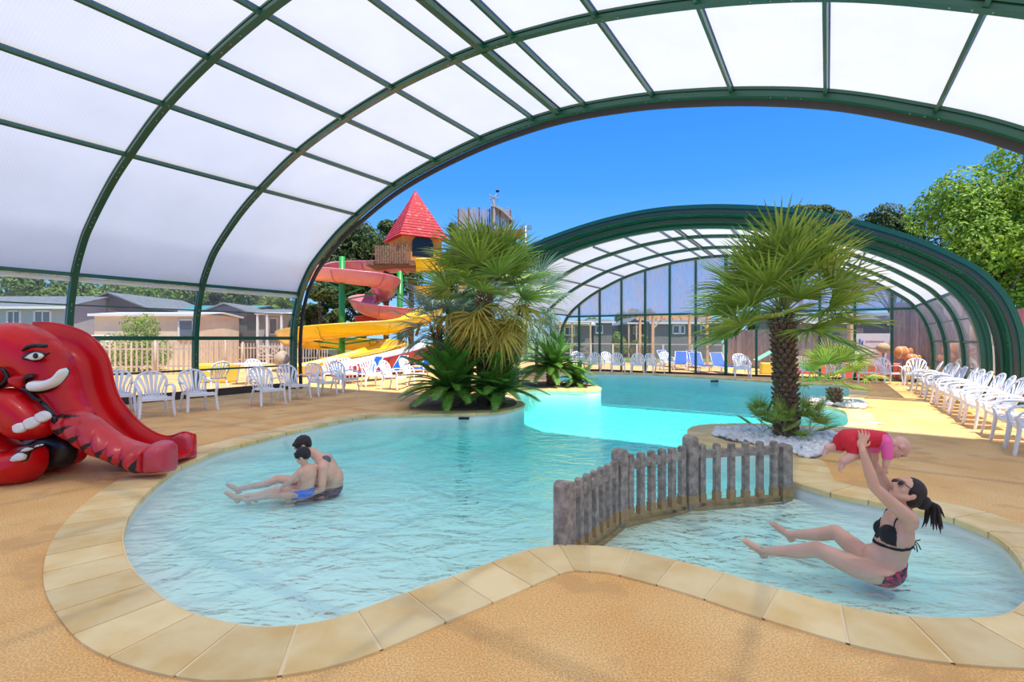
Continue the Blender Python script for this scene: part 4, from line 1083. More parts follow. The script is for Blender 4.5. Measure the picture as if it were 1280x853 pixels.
mb.cap((-2.88, 6.29, -.14), .062, (-3.0, 6.24, -.2), .06); mb.cap((-3.0, 6.24, -.2), .06, (-3.28, 6.12, -.24), .036); foot_(mb, (-3.28, 6.12, -.25), (-3.38, 6.07, -.13), (-.2, 0, 1), .038)
Pm, Rm2 = head_(mb, (-2.56, 6.27, .275), (-.78, -.3, -.62), (-.5, 0, .8), 1.02)
man = remeshed(mb, 'person', M['skin'], .008, 4); squash_submerged(man, .72); tag(man, 'bare-chested dark-haired man with a shoulder tattoo sitting in the pool behind a boy', 'person')
garment(man, 'swim_trunks', lambda c: c.z < -.215 and c.x > -2.62 and c.y > 6.02 and not near_seg(c, (-2.24, 6.02, -.20), (-2.44, 5.90, -.30), .08) and not near_seg(c, (-2.52, 6.52, -.18), (-2.66, 6.32, -.24), .07) and not near_seg(c, (-2.66, 6.32, -.24), (-2.69, 6.2, -.25), .1), M['trunks_navy'], man, .009)
garment(man, 'tattoo', lambda c: (c - V((-2.245, 6.20, .135))).length < .055 and c.z > .06, M['tattoo'], man, .0015)
face_details(man, Pm, Rm2, 1.02)
def hair_cap(body, c_fn, s, parent, R, noise_=.006):
    mb = MB(); mb.ell(c_fn(-.022, 0, .032), (.1 * s, .085 * s, .095 * s), R, 24, 16); mb.ell(c_fn(-.052, 0, .0), (.056 * s, .07 * s, .062 * s), R, 18, 12)
    for q in (-1, 1): mb.ell(c_fn(.0, q * .05, .045), (.07 * s, .034 * s, .045 * s), R)
    mb.ell(c_fn(.05, 0, .078), (.04 * s, .05 * s, .025 * s), R)
    o = remeshed(mb, 'hair', M['hair'], .007, 2, parent); 
    for v in o.data.vertices: v.co += v.normal * noise_ * noise.noise(v.co * 45)
    return o
hair_cap(man, Pm, 1.03, man, Rm2)
# ---- boy
mb = MB()
mb.ell((-2.40, 5.93, -.19), (.10, .115, .09)); mb.cap((-2.40, 5.93, -.17), .095, (-2.375, 5.925, -.04), .092)
Rk = Matrix.Rotation(math.radians(-20), 3, 'Z'); mb.ell((-2.365, 5.92, .03), (.085, .125, .12), Rk); mb.ell((-2.375, 5.92, .085), (.07, .135, .055), Rk)
mb.cap((-2.38, 5.92, .11), .042, (-2.40, 5.91, .17), .037)
mb.cap((-2.40, 5.81, .08), .044, (-2.50, 5.78, .0), .033); mb.cap((-2.50, 5.78, 0), .032, (-2.60, 5.80, -.09), .023); hand(mb, (-2.60, 5.80, -.09), (-2.63, 5.81, -.115), (-1, .1, -.6), (0, .8, .6), .007, .05, (0, .2, -.8), .012, .026)
mb.cap((-2.33, 6.03, .08), .044, (-2.42, 6.10, -.03), .033); mb.cap((-2.42, 6.10, -.03), .032, (-2.54, 6.06, -.10), .023); hand(mb, (-2.54, 6.06, -.10), (-2.57, 6.05, -.12), (-1, -.1, -.4), (0, -.8, .6), .007, .05, (0, -.2, -.8), .012, .026)
mb.cap((-2.45, 5.86, -.2), .07, (-2.72, 5.78, -.19), .048); mb.cap((-2.72, 5.78, -.19), .047, (-2.98, 5.76, -.25), .028); foot_(mb, (-2.98, 5.76, -.26), (-3.07, 5.75, -.2), (-.2, 0, 1), .026)
mb.cap((-2.45, 5.99, -.2), .07, (-2.72, 5.95, -.19), .048); mb.cap((-2.72, 5.95, -.19), .047, (-2.98, 5.93, -.28), .028); foot_(mb, (-2.98, 5.93, -.29), (-3.07, 5.93, -.22), (-.2, 0, 1), .026)
Py, Ry = head_(mb, (-2.41, 5.90, .235), (-.85, .1, -.5), (-.4, 0, .85), .86)
boy = remeshed(mb, 'person', M['skin'], .0065, 4); squash_submerged(boy, .8); tag(boy, 'small bare-backed boy in bright blue briefs sitting in the pool before the man', 'person')
garment(boy, 'swim_briefs', lambda c: c.z < -.125 - (-2.3 - c.x) * .12 and c.x > -2.50 and c.y > 5.80, M['trunks_blue'], boy, .006)
face_details(boy, Py, Ry, .86); hair_cap(boy, Py, .88, boy, Ry, .004)
# ================================================================ PALMS, CYCADS
def fan_mesh(name, m, n=26, petiole=.75, L=.62, span=112, droop=.25, seed=0, width=.038):
    rn = random.Random(seed); mb = MB(); mb.cm = 1
    hub = V((petiole, 0, -.10 * petiole))
    mb.tube(catmull([V((0, 0, 0)), V((petiole * .5, 0, .04)), hub], 3), [.012, .011, .01, .009, .008, .008, .007], 5)
    mb.cm = 0
    for k in range(n):
        a = math.radians(-span + 2 * span * k / (n - 1) + rn.uniform(-2, 2)); c = abs(a) / math.radians(span)
        l = L * (1 - .28 * c * c) * rn.uniform(.92, 1.06); d = V((math.cos(a), math.sin(a), .12 + .10 * c)).normalized()
        s = V((-math.sin(a), math.cos(a), 0)); up = V((0, 0, 1)); w = width * rn.uniform(.85, 1.1)
        dr = droop * rn.uniform(.5, 1.5)
        rows = []
        for j, (t, wf) in enumerate(((0.02, .3), (.3, .95), (.6, .8), (.85, .4), (1., .03))):
            c0 = hub + d * l * t - up * dr * l * t ** 2.6; ww = w * wf
            rows.append([c0 - s * ww * .5 + up * ww * .35, c0, c0 + s * ww * .5 + up * ww * .35])
        vs = [p for r_ in rows for p in r_]
        mb.add(vs, [(3 * j + q, 3 * j + q + 1, 3 * j + q + 4, 3 * j + q + 3) for j in range(4) for q in range(2)])
    return mb.mesh(name, [m, M['stem']])
def dir_frame(d, roll=0.):
    x = V(d).normalized(); z = V((0, 0, 1)) - x * x.z
    if z.length < .05: z = V((1, 0, 0)) - x * x.x
    z.normalize(); y = z.cross(x); R = Matrix((x, y, z)).transposed()
    return R @ Matrix.Rotation(roll, 3, 'X')
def place_part(name, me, parent, loc, R, s=1.):
    o = bpy.data.objects.new(name, me); col.objects.link(o); o.parent = parent
    o.matrix_local = Matrix.Translation(loc) @ R.to_4x4() @ Matrix.Scale(s, 4); return o
def palm_trunk(parent, h, r, lean=(0, 0), seed=1, top_r=None, scales=True):
    rn = random.Random(seed); mb = MB(); n = 10; P = [V((lean[0] * (k / n) ** 1.5, lean[1] * (k / n) ** 1.5, h * k / n)) for k in range(n + 1)]
    mb.tube(P, [r * (.78 if 0 < k < n else .8) for k in range(n + 1)], 14)
    rows = int(h / .075)
    for i in range(rows):                         # cut leaf bases all round
        z = h * i / rows; t = (i / rows) ** 1.5; c = V((lean[0] * t, lean[1] * t, z)); m_ = 11
        for k in range(m_):
            a = 2 * PI * (k + .5 * (i % 2)) / m_ + rn.uniform(-.06, .06); d = V((math.cos(a), math.sin(a), 0)); s = V((-d.y, d.x, 0))
            b = c + d * r * .68; L = r * rn.uniform(.42, .62); w = r * .30
            vs = [b - s * w, b + s * w, b + s * w + V((0, 0, -.06)), b - s * w + V((0, 0, -.06)), b + d * L + V((0, 0, .055)) - s * w * .55, b + d * L + V((0, 0, .055)) + s * w * .55, b + d * L * .9 + V((0, 0, .02)) + s * w * .5, b + d * L * .9 + V((0, 0, .02)) - s * w * .5]
            mb.add(vs, [(0, 1, 5, 4), (4, 5, 6, 7), (7, 6, 2, 3), (1, 2, 6, 5), (0, 4, 7, 3)])
    if scales:                                     # frayed fibre and old stubs below the crown
        c = V((lean[0], lean[1], h))
        for k in range(46):
            a = rn.uniform(0, 2 * PI); e = rn.uniform(.2, 1.2); d = V((math.cos(a) * math.cos(e), math.sin(a) * math.cos(e), math.sin(e)))
            b = c + V((0, 0, rn.uniform(-.2, .12))) + V((math.cos(a), math.sin(a), 0)) * r * .7
            mb.tube([b, b + d * rn.uniform(.1, .24)], [.022, .012], 4)
    mb.build('trunk', M['bark'], parent, (0, 0, 0))
FAN = [fan_mesh('frond', M['frond'], 24, .62, .66, 112, .22, 1), fan_mesh('frond', M['frond'], 25, .72, .62, 118, .35, 2), fan_mesh('frond', M['frond'], 26, .55, .68, 105, .12, 3)]
FANY = [fan_mesh('dry_frond', M['frond_yellow'], 24, .6, .6, 105, .75, 4), fan_mesh('dry_frond', M['frond_yellow'], 26, .55, .6, 110, .55, 5)]
FANB = [fan_mesh('frond', M['frond_blue'], 26, .6, .6, 112, .4, 6, .026), fan_mesh('frond', M['frond_blue'], 24, .66, .62, 105, .3, 7, .026)]
def palm(name, loc, label, h, r, n, s, meshes, lean=(0, 0), emin=-25, emax=82, seed=1, dry=None, nd=0, cat='palm', scales=True, group=None):
    root = thing(name, loc, label, cat, group); rn = random.Random(seed)
    if h > .05: palm_trunk(root, h, r, lean, seed, scales=scales)
    c = V((lean[0], lean[1], h + .05))
    for k in range(n):
        t = (k + .5) / n; e = math.radians(emin + (emax - emin) * (t ** .85)); a = k * 2.39996 + rn.uniform(-.15, .15)
        d = V((math.cos(a) * math.cos(e), math.sin(a) * math.cos(e), math.sin(e)))
        place_part('frond', rn.choice(meshes), root, c + V((0, 0, .22 * t)) + d * r * .3, dir_frame(d, rn.uniform(-.5, .5)), s * rn.uniform(.88, 1.08))
    for k in range(nd):
        e = math.radians(rn.uniform(-62, -5)); a = k * 2.39996 + rn.uniform(-.3, .3)
        d = V((math.cos(a) * math.cos(e), math.sin(a) * math.cos(e), math.sin(e)))
        place_part('dry_frond', rn.choice(dry), root, c + V((0, 0, -.08)) + d * r * .3, dir_frame(d, rn.uniform(-.5, .5)), s * rn.uniform(.8, 1.0))
    return root
pb = gp(983, 551); 
palm('fan_palm', (pb.x, pb.y, .02), 'large fan palm with shaggy trunk in the white pebble bed by the fence', 1.82, .165, 42, 1.2, FAN, (-.06, 0), -20, 80, 11)
ps = gp(1043, 507.5)
palm('fan_palm', (ps.x, ps.y, .02), 'small fan palm on a short stub trunk in the farther pebble bed', .42, .15, 20, .8, FAN, (0, 0), -12, 72, 12, scales=False)
pt = gp(604, 508)
palm('fan_palm', (pt.x, pt.y, .0), 'tall fan palm with yellowing lower fronds on the left island', 2.5, .15, 36, 1.42, FAN, (.05, 0), 2, 82, 13, FANY, 22)
pk = gp(640, 488)
palm('fan_palm', (pk.x, pk.y, .0), 'grey-green fan palm standing behind the tall one, leaning right', 2.5, .17, 28, 1.35, FANB, (.35, .1), -35, 60, 14, FANB, 10)
p3 = gp(560, 500)
palm('fan_palm', (p3.x, p3.y, .0), 'grey-green fan palm spreading towards the yellow slide', 1.75, .13, 24, 1.15, FANB, (-.35, .3), -30, 62, 15, FANB, 6)
# low sprouts at the foot of the large palm
for i, (px, py, n_, s_, lb) in enumerate([(952, 548, 7, .42, 'small palm sprout left of the large palm trunk'), (980, 557, 7, .4, 'small palm sprout in front of the large palm trunk'), (1012, 552, 7, .44, 'small palm sprout right of the large palm trunk')]):
    q = gp(px, py); palm('palm_sprout', (q.x, q.y, .02), lb, 0, .03, n_, s_, [FAN[2]], emin=15, emax=80, seed=20 + i, group='palm sprouts at the trunk foot')
def cycad_mesh(L=1.1, n=46, arch=.5, seed=0, lw=.023, ll=.17, m='cycad'):
    rn = random.Random(seed); mb = MB()
    P = [V((L * t, 0, L * (.35 * t - arch * t * t))) for t in [k / 12 for k in range(13)]]
    mb.cm = 1; mb.tube(P, [.009 - .0006 * k for k in range(13)], 5); mb.cm = 0
    for k in range(n):
        t = .1 + .9 * k / n; c = V((L * t, 0, L * (.35 * t - arch * t * t))); sl = V((1, 0, .35 - 2 * arch * t)).normalized()
        l = ll * math.sin(PI * min(1, .15 + t * .8)) * rn.uniform(.9, 1.1) + .03
        for s in (-1, 1):
            d = (sl * .62 + V((0, s * .78, .18))).normalized(); w = sl * lw
            a, b, e = c, c + d * l * .55, c + d * l - V((0, 0, .12 * l))
            mb.add([a - w * .5, a + w * .5, b + w * .5, b - w * .5, e], [(0, 1, 2, 3), (3, 2, 4)])
    return mb.mesh('frond', [M[m], M['stem']])
CY = [cycad_mesh(1.1, 46, .55, 1), cycad_mesh(1.15, 48, .38, 2), cycad_mesh(1.0, 44, .8, 3)]
def cycad(loc, label, n, s, emin, emax, seed, h=.25, arch_up=False, cone=False):
    root = thing('cycad', loc, label, 'cycad'); rn = random.Random(seed)
    mb = MB(); mb.tube([(0, 0, 0), (0, 0, h * .6), (0, 0, h + .08)], [.17, .19, .12], 12)
    for k in range(60):
        a = rn.uniform(0, 6.28); z = rn.uniform(.02, h + .05); d = V((math.cos(a), math.sin(a), .5)); b = V((math.cos(a) * .15, math.sin(a) * .15, z)); mb.tube([b, b + d * .06], [.025, .012], 4)
    mb.build('stem', M['bark'], root, (0, 0, 0))
    for k in range(n):
        t = (k + .5) / n; e = math.radians(emin + (emax - emin) * t ** 1.35); a = k * 2.39996 + rn.uniform(-.1, .1)
        d = V((math.cos(a) * math.cos(e), math.sin(a) * math.cos(e), math.sin(e)))
        me = CY[1] if t > .62 else CY[0]
        place_part('frond', me, root, V((0, 0, h)), dir_frame(d, rn.uniform(-.25, .25)), s * rn.uniform(.85, 1.08))
    if cone:
        m = MB()
        for k in range(60):
            a = rn.uniform(0, 6.28); e = rn.uniform(.1, 1.5); d = V((math.cos(a) * math.cos(e), math.sin(a) * math.cos(e), math.sin(e))); c = V((0, 0, h + .08)); m.tube([c + d * .1, c + d * rn.uniform(.16, .24)], [.03, .012], 5)
        m.build('cone', mat('brown_cone', (.42, .24, .1), .9, (.55, .36, .2), 12), root, (0, 0, 0))
    return root
q = gp(565, 510); cycad((q.x, q.y, 0), 'broad dark green cycad at the water edge, left of three', 62, 1.2, 0, 70, 31, .35, cone=True)
q = gp(622, 508.5); cycad((q.x, q.y, 0), 'cycad with upright young fronds at the tip of the left island', 52, 1.1, 0, 84, 32, .3)
q = gp(580, 500); cycad((q.x, q.y, 0), 'tall cycad rising behind the two waterside ones', 36, 1.35, 10, 84, 33, .8)
q = gp(690, 482); cycad((q.x, q.y, 0), 'dark cycad with a brown cone on the far island', 60, 1.2, -8, 80, 34, .55, cone=True)
q = gp(722, 482.8); cycad((q.x, q.y, 0), 'low cycad at the right tip of the far island', 24, .8, -10, 65, 35, .15)
# ================================================================ TREES
LEAFC = {}
def leaf_cloud(mb, blobs, n, size, seed, flat=1.):
    rn = random.Random(seed); tot = sum(b[1] ** 2 for b in blobs)
    for (c, r, sq) in blobs:
        for _ in range(int(n * r * r / tot)):
            d = V((rn.gauss(0, 1), rn.gauss(0, 1), rn.gauss(0, 1))).normalized(); rr = r * rn.uniform(.72, 1.08) ** .6
            p = V(c) + V((d.x * rr, d.y * rr, d.z * rr * sq))
            nn = (d + V((rn.uniform(-.9, .9), rn.uniform(-.9, .9), rn.uniform(-.3, .9)))).normalized()
            t = nn.cross(V((rn.uniform(-1, 1), rn.uniform(-1, 1), rn.uniform(-1, 1)))).normalized(); b = nn.cross(t); s = size * rn.uniform(.6, 1.35)
            mb.add([p - t * s, p - b * s * .5 + nn * s * .12, p + t * s, p + b * s * .5 + nn * s * .12], [(0, 1, 2), (0, 2, 3)])
def tree(px, py_top, py_base, Y, wpx, m, label, seed, n=9000, size=.2, trunk_px=None, group=None, blobs_n=34, kind='round', name='leafy_tree', trunk_show=.35):
    """crown spans wpx pixels wide around px, from py_top down; stands on the ground at distance Y"""
    rn = random.Random(seed); top = pz(px, py_top, Y); W = wpx / FPX * Y / 2; bot = EYE - (py_base - HY) / FPX * Y
    bot = max(bot, .3); Hh = (top.z - bot) / 2; cz = bot + Hh
    root = thing(name, (top.x, Y, 0), label, 'tree', group)
    bl = []
    for k in range(blobs_n):
        d = V((rn.gauss(0, 1), rn.gauss(0, 1), rn.gauss(0, 1))).normalized(); q = rn.uniform(.35, .85)
        if kind == 'pine': sh = V((d.x * W * q, d.y * W * q * .8, abs(d.z) * Hh * q * .9 - Hh * .1)); sq = .5; rr = rn.uniform(.16, .30)
        elif kind == 'cone': zz = rn.uniform(-.95, .85); f = (1 - zz) / 2 * .75 + .08; a = rn.uniform(0, 6.28); sh = V((math.cos(a) * W * f, math.sin(a) * W * f, zz * Hh)); sq = .8; rr = .22 * f + .07
        else: sh = V((d.x * W * q, d.y * W * q, d.z * Hh * q)); sq = .85; rr = rn.uniform(.2, .36)
        bl.append((V((0, 0, cz)) + sh, rr * max(W, Hh * .7), sq))
    mb = MB(); leaf_cloud(mb, bl, n, size, seed); mb.build('foliage', M[m], root, (0, 0, 0))
    mb = MB(); r0 = max(.12, W * .055)
    mb.tube([V((0, 0, 0)), V((rn.uniform(-.2, .2), 0, cz * .5)), V((rn.uniform(-.3, .3), 0, cz)), V((0, 0, cz + Hh * .6))], [r0, r0 * .85, r0 * .6, r0 * .2], 8)
    for c, r_, sq in bl[::2]:
        st_ = V((0, 0, bot * .6 + (c.z - bot) * .4 + .2)); mb.tube([st_, (st_ + c) / 2 + V((0, 0, -.1)), c], [r0 * .45, r0 * .3, r0 * .12], 5)
    mb.build('trunk', M['wood_bark'], root, (0, 0, 0))
    return root
# ================================================================ BACKGROUND
G_T = 'trees beyond the site'
# broadleaf giant on the right
tree(1250, 168, 425, 30, 200, 'leaf_bright', 'huge bright green broadleaf tree rising behind the right end of the far enclosure', 41, 42000, .13, blobs_n=70)
tree(1330, 150, 430, 33, 200, 'leaf_bright', 'bright green broadleaf tree cut off by the right picture edge', 42, 16000, .15, blobs_n=40)
tree(1190, 300, 400, 34, 120, 'leaf_bright', 'lower bright green tree just behind the green hoops', 43, 11000, .14, blobs_n=30)
tree(1115, 240, 400, 44, 100, 'leaf_dark', 'dark pine with two humps left of the bright broadleaf tree', 44, 14000, .17, blobs_n=36)
tree(1000, 240, 330, 48, 125, 'leaf_dark', 'flat-topped dark pine peeping over the top of the far enclosure', 45, 12000, .18, blobs_n=30, kind='pine')
tree(690, 282, 380, 52, 80, 'leaf_dark', 'rounded dark pine left of the far enclosure roof', 46, 9000, .2, blobs_n=24)
tree(650, 300, 400, 55, 60, 'leaf_dark', 'dark pine seen right of the floodlight pole', 47, 6000, .22, blobs_n=18)
tree(566, 270, 400, 50, 22, 'leaf_dark', 'slim pointed conifer right of the red turret', 48, 4000, .2, kind='cone', blobs_n=26)
tree(590, 280, 400, 52, 40, 'leaf_dark', 'dark conifer between the turret and the stockade tower', 49, 5000, .2, blobs_n=16)
tree(455, 262, 420, 42, 140, 'leaf_dark', 'big dark pine behind the pink water slide', 50, 26000, .16, blobs_n=46)
tree(498, 250, 330, 45, 60, 'leaf_dark', 'dark pine crown just left of the red turret', 51, 9000, .17, blobs_n=20)
tree(400, 350, 440, 34, 70, 'leaf_dark', 'crooked pine by the open arch foot', 52, 7000, .15, blobs_n=16)
tree(190, 348, 400, 55, 150, 'leaf_mid', 'wide green tree behind the dark gabled cabin', 53, 12000, .22, blobs_n=26)
tree(60, 345, 400, 60, 130, 'leaf_mid', 'green tree above the grey cabin at the left edge', 54, 9000, .24, blobs_n=24)
tree(255, 350, 400, 58, 60, 'leaf_dark', 'grey-green pine behind the teal roof', 55, 6000, .22, blobs_n=14, kind='pine')
tree(310, 352, 400, 60, 80, 'leaf_mid', 'hazy green tree behind the cabin with the white window', 56, 7000, .24, blobs_n=18)
tree(352, 358, 400, 58, 50, 'leaf_bright', 'light green tree above the porch cabin', 57, 5000, .24, blobs_n=14)
tree(800, 385, 425, 60, 60, 'leaf_mid', 'green tree behind the cabins seen through the glazed end wall', 58, 4000, .25, blobs_n=14)
tree(735, 392, 425, 60, 60, 'leaf_mid', 'green tree at the left of the glazed end wall', 59, 4000, .25, blobs_n=14)
0 and tree(880, 330, 425, 62, 110, 'leaf_dark', 'dark tree mass behind the upper glazing', 60, 8000, .25, blobs_n=22)
tree(970, 388, 425, 55, 90, 'leaf_mid', 'green hedge-like tree above the board fence', 61, 5000, .22, blobs_n=16)
def bush(px, py_top, py_base, w, m, label, seed, Y=None, n=3500, size=.06):
    b = gp(px, py_base) if Y is None else pz(px, py_base, Y); Y_ = b.y; rn = random.Random(seed)
    root = thing('bush', (b.x, b.y, 0), label, 'bush'); Hh = (EYE - (py_top - HY) / FPX * Y_); W = w / FPX * Y_ / 2; bl = []
    for k in range(14):
        z = rn.uniform(.15, .85); f = (1 - abs(z - .35)) ; a = rn.uniform(0, 6.28); bl.append((V((math.cos(a) * W * .5 * f, math.sin(a) * W * .5 * f, z * Hh)), W * .5 * f + .08, .9))
    mb = MB(); leaf_cloud(mb, bl, n, size, seed); mb.build('foliage', M[m], root, (0, 0, 0))
    mb = MB()
    for k in range(5): a = k * 1.26; mb.tube([(0, 0, 0), (math.cos(a) * W * .3, math.sin(a) * W * .3, Hh * .5), (math.cos(a) * W * .4, math.sin(a) * W * .4, Hh * .8)], [.03, .02, .008], 5)
    mb.build('stem', M['wood_bark'], root, (0, 0, 0))
bush(172, 388, 464, 78, 'leaf_bright', 'bright green bush outside the left windows behind the pickets', 71, n=5000, size=.07)
bush(773, 412, 438, 22, 'leaf_bright', 'small light green bush seen through the glazed end wall', 72, 36)
bush(800, 414, 440, 26, 'leaf_mid', 'rounded green bush beside the pergola', 73, 36)
# ---- picket fences outside
def outside_fence(pts, h, label, step=.14, w=.06, m='picket_wood', every=2.2, name='garden_fence', gap=True):
    root = thing(name, (pts[0][0], pts[0][1], 0), label, 'fence'); rows = MB(); rails = MB()
    for a, b in zip(pts, pts[1:]):
        a, b = V((a[0], a[1], 0)), V((b[0], b[1], 0)); L = (b - a).length; t = (b - a).normalized(); n = int(L / step); ang = math.atan2(t.y, t.x); R = Matrix.Rotation(ang, 3, 'Z')
        for k in range(n):
            q = a + t * step * (k + .5); rows.box(q + V((0, 0, h / 2)), (w, .03, h * (1 + .015 * math.sin(k * 7.3))), R)
        for z in (h * .25, h * .78): rails.beam(a + V((0, 0, z)) + V((-t.y, t.x, 0)) * .035, b + V((0, 0, z)) + V((-t.y, t.x, 0)) * .035, .04, .07)
        for k in range(int(L / every) + 1):
            q = a + t * min(every * k, L); mb = MB(); mb.tube([q, q + V((0, 0, h + .08))], .05, 8); mb.build('post', M[m], root)
    rows.build('pickets', M[m], root); rails.build('rail', M[m], root)
    return root
outside_fence([gp(120, 470), gp(245, 468), gp(300, 462)], 1.45, 'pale picket fence outside the left windows, close to the glass', .2, .075)
outside_fence([gp(250, 458), gp(420, 453), gp(560, 450)], 1.3, 'pale picket fence farther back beside the lawn', .17, .06)
# ---- cabins
def cabin(name, x0, x1, ybase, ytop, yridge, Y, depth, wall, roof, label, ridge='x', wins=(), cat='cabin', over=.25, porch=None, base_z=0.):
    """front wall spans picture columns x0..x1 at distance Y"""
    a, b = pz(x0, ytop, Y), pz(x1, ytop, Y); zr = pz(x0, yridge, Y).z; ze = a.z; cx = (a.x + b.x) / 2; w = b.x - a.x
    root = thing(name, (cx, Y, 0), label, cat)
    mb = MB()
    if ridge == 'x':                               # eave faces us
        poly = [(0, 0), (depth, 0), (depth, ze), (depth / 2, zr - .1), (0, ze)]
        vs = [V((a.x, Y + p, z)) for p, z in poly] + [V((b.x, Y + p, z)) for p, z in poly]
    else:                                          # gable faces us
        poly = [(a.x, 0), (b.x, 0), (b.x, ze), (cx, zr - .1), (a.x, ze)]
        vs = [V((p, Y, z)) for p, z in poly] + [V((p, Y + depth, z)) for p, z in poly]
    mb.add(vs, [(0, 1, 2, 3, 4), (9, 8, 7, 6, 5)] + [(i, (i + 1) % 5, 5 + (i + 1) % 5, 5 + i) for i in range(5)]); mb.build('walls', M[wall], root)
    mb = MB(); t = .08
    if ridge == 'x':
        for s in (0, 1):
            e = Y - over if s == 0 else Y + depth + over; k = (zr - ze) / (depth / 2); zz = ze - over * k
            vs = [V((a.x - over, e, zz)), V((b.x + over, e, zz)), V((b.x + over, Y + depth / 2, zr)), V((a.x - over, Y + depth / 2, zr))]
            mb.add(vs + [q + V((0, 0, t)) for q in vs], [(0, 3, 2, 1), (4, 5, 6, 7), (0, 1, 5, 4), (1, 2, 6, 5), (2, 3, 7, 6), (3, 0, 4, 7)])
    else:
        for s in (-1, 1):
            k = (zr - ze) / (w / 2); e = cx + s * (w / 2 + over); zz = ze - over * k
            vs = [V((e, Y - over, zz)), V((cx, Y - over, zr)), V((cx, Y + depth + over, zr)), V((e, Y + depth + over, zz))]
            mb.add(vs + [q + V((0, 0, t)) for q in vs], [(0, 3, 2, 1), (4, 5, 6, 7), (0, 1, 5, 4), (1, 2, 6, 5), (2, 3, 7, 6), (3, 0, 4, 7)])
    mb.build('roof', M[roof], root)
    if ridge == 'x': mb = MB(); mb.box((cx, Y - over - .01, ze - over * ((zr - ze) / (depth / 2)) + .02), (w + 2 * over, .05, .14)); mb.build('fascia', M['frame_white'], root)
    for (wx, wy, ww, wh, kind) in wins:
        c = pz(wx, wy, Y); W_, H_ = ww / FPX * Y, wh / FPX * Y
        mb = MB(); 
        for dx, dz, sx, sz in ((-W_ / 2, 0, .09, H_ + .09), (W_ / 2, 0, .09, H_ + .09), (0, H_ / 2, W_, .09), (0, -H_ / 2, W_, .09)) + (((0, 0, .05, H_),) if kind == 2 else ()): mb.box((c.x + dx, Y - .03, c.z + dz), (sx, .08, sz))
        f = mb.build('window', M['frame_white'], root); mb = MB(); mb.box((c.x, Y - .01, c.z), (W_, .03, H_)); mb.build('pane', M['window'], f)
    if porch:
        x2, x3, yt, yb = porch; a2, b2 = pz(x2, yt, Y - 1.8), pz(x3, yt, Y - 1.8); zb = max(.1, pz(x2, yb, Y - 1.8).z)
        for x in (a2.x, (a2.x * .6 + b2.x * .4), b2.x):
            mb = MB(); mb.box((x, Y - 1.8, a2.z / 2), (.12, .12, a2.z)); mb.build('porch_post', M['timber'] if wall != 'cabin_white' else M['frame_white'], root)
        mb = MB(); mb.box(((a2.x + b2.x) / 2, Y - .9, a2.z + .05), (b2.x - a2.x + .3, 2., .12)); mb.build('porch_roof', M['frame_white'], root)
        mb = MB(); mb.box(((a2.x + b2.x) / 2, Y - 1.8, 1.1), (b2.x - a2.x, .06, .08)); mb.box(((a2.x + b2.x) / 2, Y - 1.8, .5), (b2.x - a2.x, .06, .06))
        n = max(2, int((b2.x - a2.x) / 1.0))
        for k in range(n):
            p, q = a2.x + (b2.x - a2.x) * k / n, a2.x + (b2.x - a2.x) * (k + 1) / n
            mb.beam((p, Y - 1.8, .5), (q, Y - 1.8, 1.1), .04, .05); mb.beam((p, Y - 1.8, 1.1), (q, Y - 1.8, .5), .04, .05)
        mb.build('porch_rail', M['frame_white'] if wall == 'cabin_white' else M['timber'], root)
    return root
cabin('cabin', -60, 82, 440, 384, 367, 30, 6, 'cabin_white', 'slate', 'grey-roofed white-sided cabin at the left picture edge', 'x', [(18, 400, 16, 22, 2), (54, 402, 20, 26, 2)])
cabin('cabin', 92, 183, 440, 385, 367, 33, 7, 'cabin_dark', 'slate', 'dark brown gabled cabin left of the cream building', 'y', [])
cabin('utility_building', 118, 250, 440, 394, 390, 28, 4, 'beige', 'frame_white', 'cream rendered flat-roofed building behind the bright bush', 'x', [(233, 412, 18, 24, 1)], 'building', .2)
cabin('cabin', 183, 300, 440, 389, 379, 36, 8, 'cabin_dark', 'teal', 'long cabin with a teal green roof', 'x', [])
cabin('cabin', 254, 309, 440, 390, 380, 32.5, 3, 'cabin_dark', 'slate', 'dark cabin with one white-framed window right of the teal roof', 'y', [(291, 404, 9, 18, 1)])
cabin('cabin', 308, 372, 440, 392, 385, 34, 6, 'cabin_white', 'slate', 'white-sided cabin with a railed porch', 'x', [(318, 405, 8, 14, 2), (342, 408, 10, 20, 1)], porch=(322, 352, 393, 418))
cabin('cabin', 372, 398, 440, 394, 388, 36, 6, 'cabin_grey', 'slate', 'grey cabin half hidden behind the arch foot', 'x', [(385, 408, 8, 14, 1)])
cabin('cabin', 700, 740, 440, 406, 401, 40, 6, 'cabin_grey', 'frame_white', 'grey cabin with a pale awning seen at the left of the glazed end wall', 'x', [(712, 414, 12, 10, 2)], porch=(700, 738, 403, 425))
cabin('cabin', 742, 765, 440, 403, 399, 42, 6, 'cabin_grey', 'slate', 'grey cabin with a white window behind the second and third mullion', 'x', [(749, 412, 8, 9, 1)])
cabin('cabin', 782, 812, 440, 405, 397, 44, 6, 'cabin_dark', 'slate', 'small dark gabled cabin with porch posts behind the glazed wall', 'y', [(796, 413, 8, 9, 1)], porch=(786, 810, 405, 425))
cabin('cabin', 815, 902, 440, 404, 397, 41, 7, 'cabin_grey', 'slate', 'long grey cabin behind the timber pergola', 'x', [(845, 412, 8, 10, 1), (853, 412, 5, 10, 1), (880, 412, 8, 10, 1)])
cabin('cabin', 1000, 1150, 440, 403, 390, 36, 6, 'cabin_grey', 'slate', 'grey-roofed cabin behind the right-hand board fence', 'x', [])
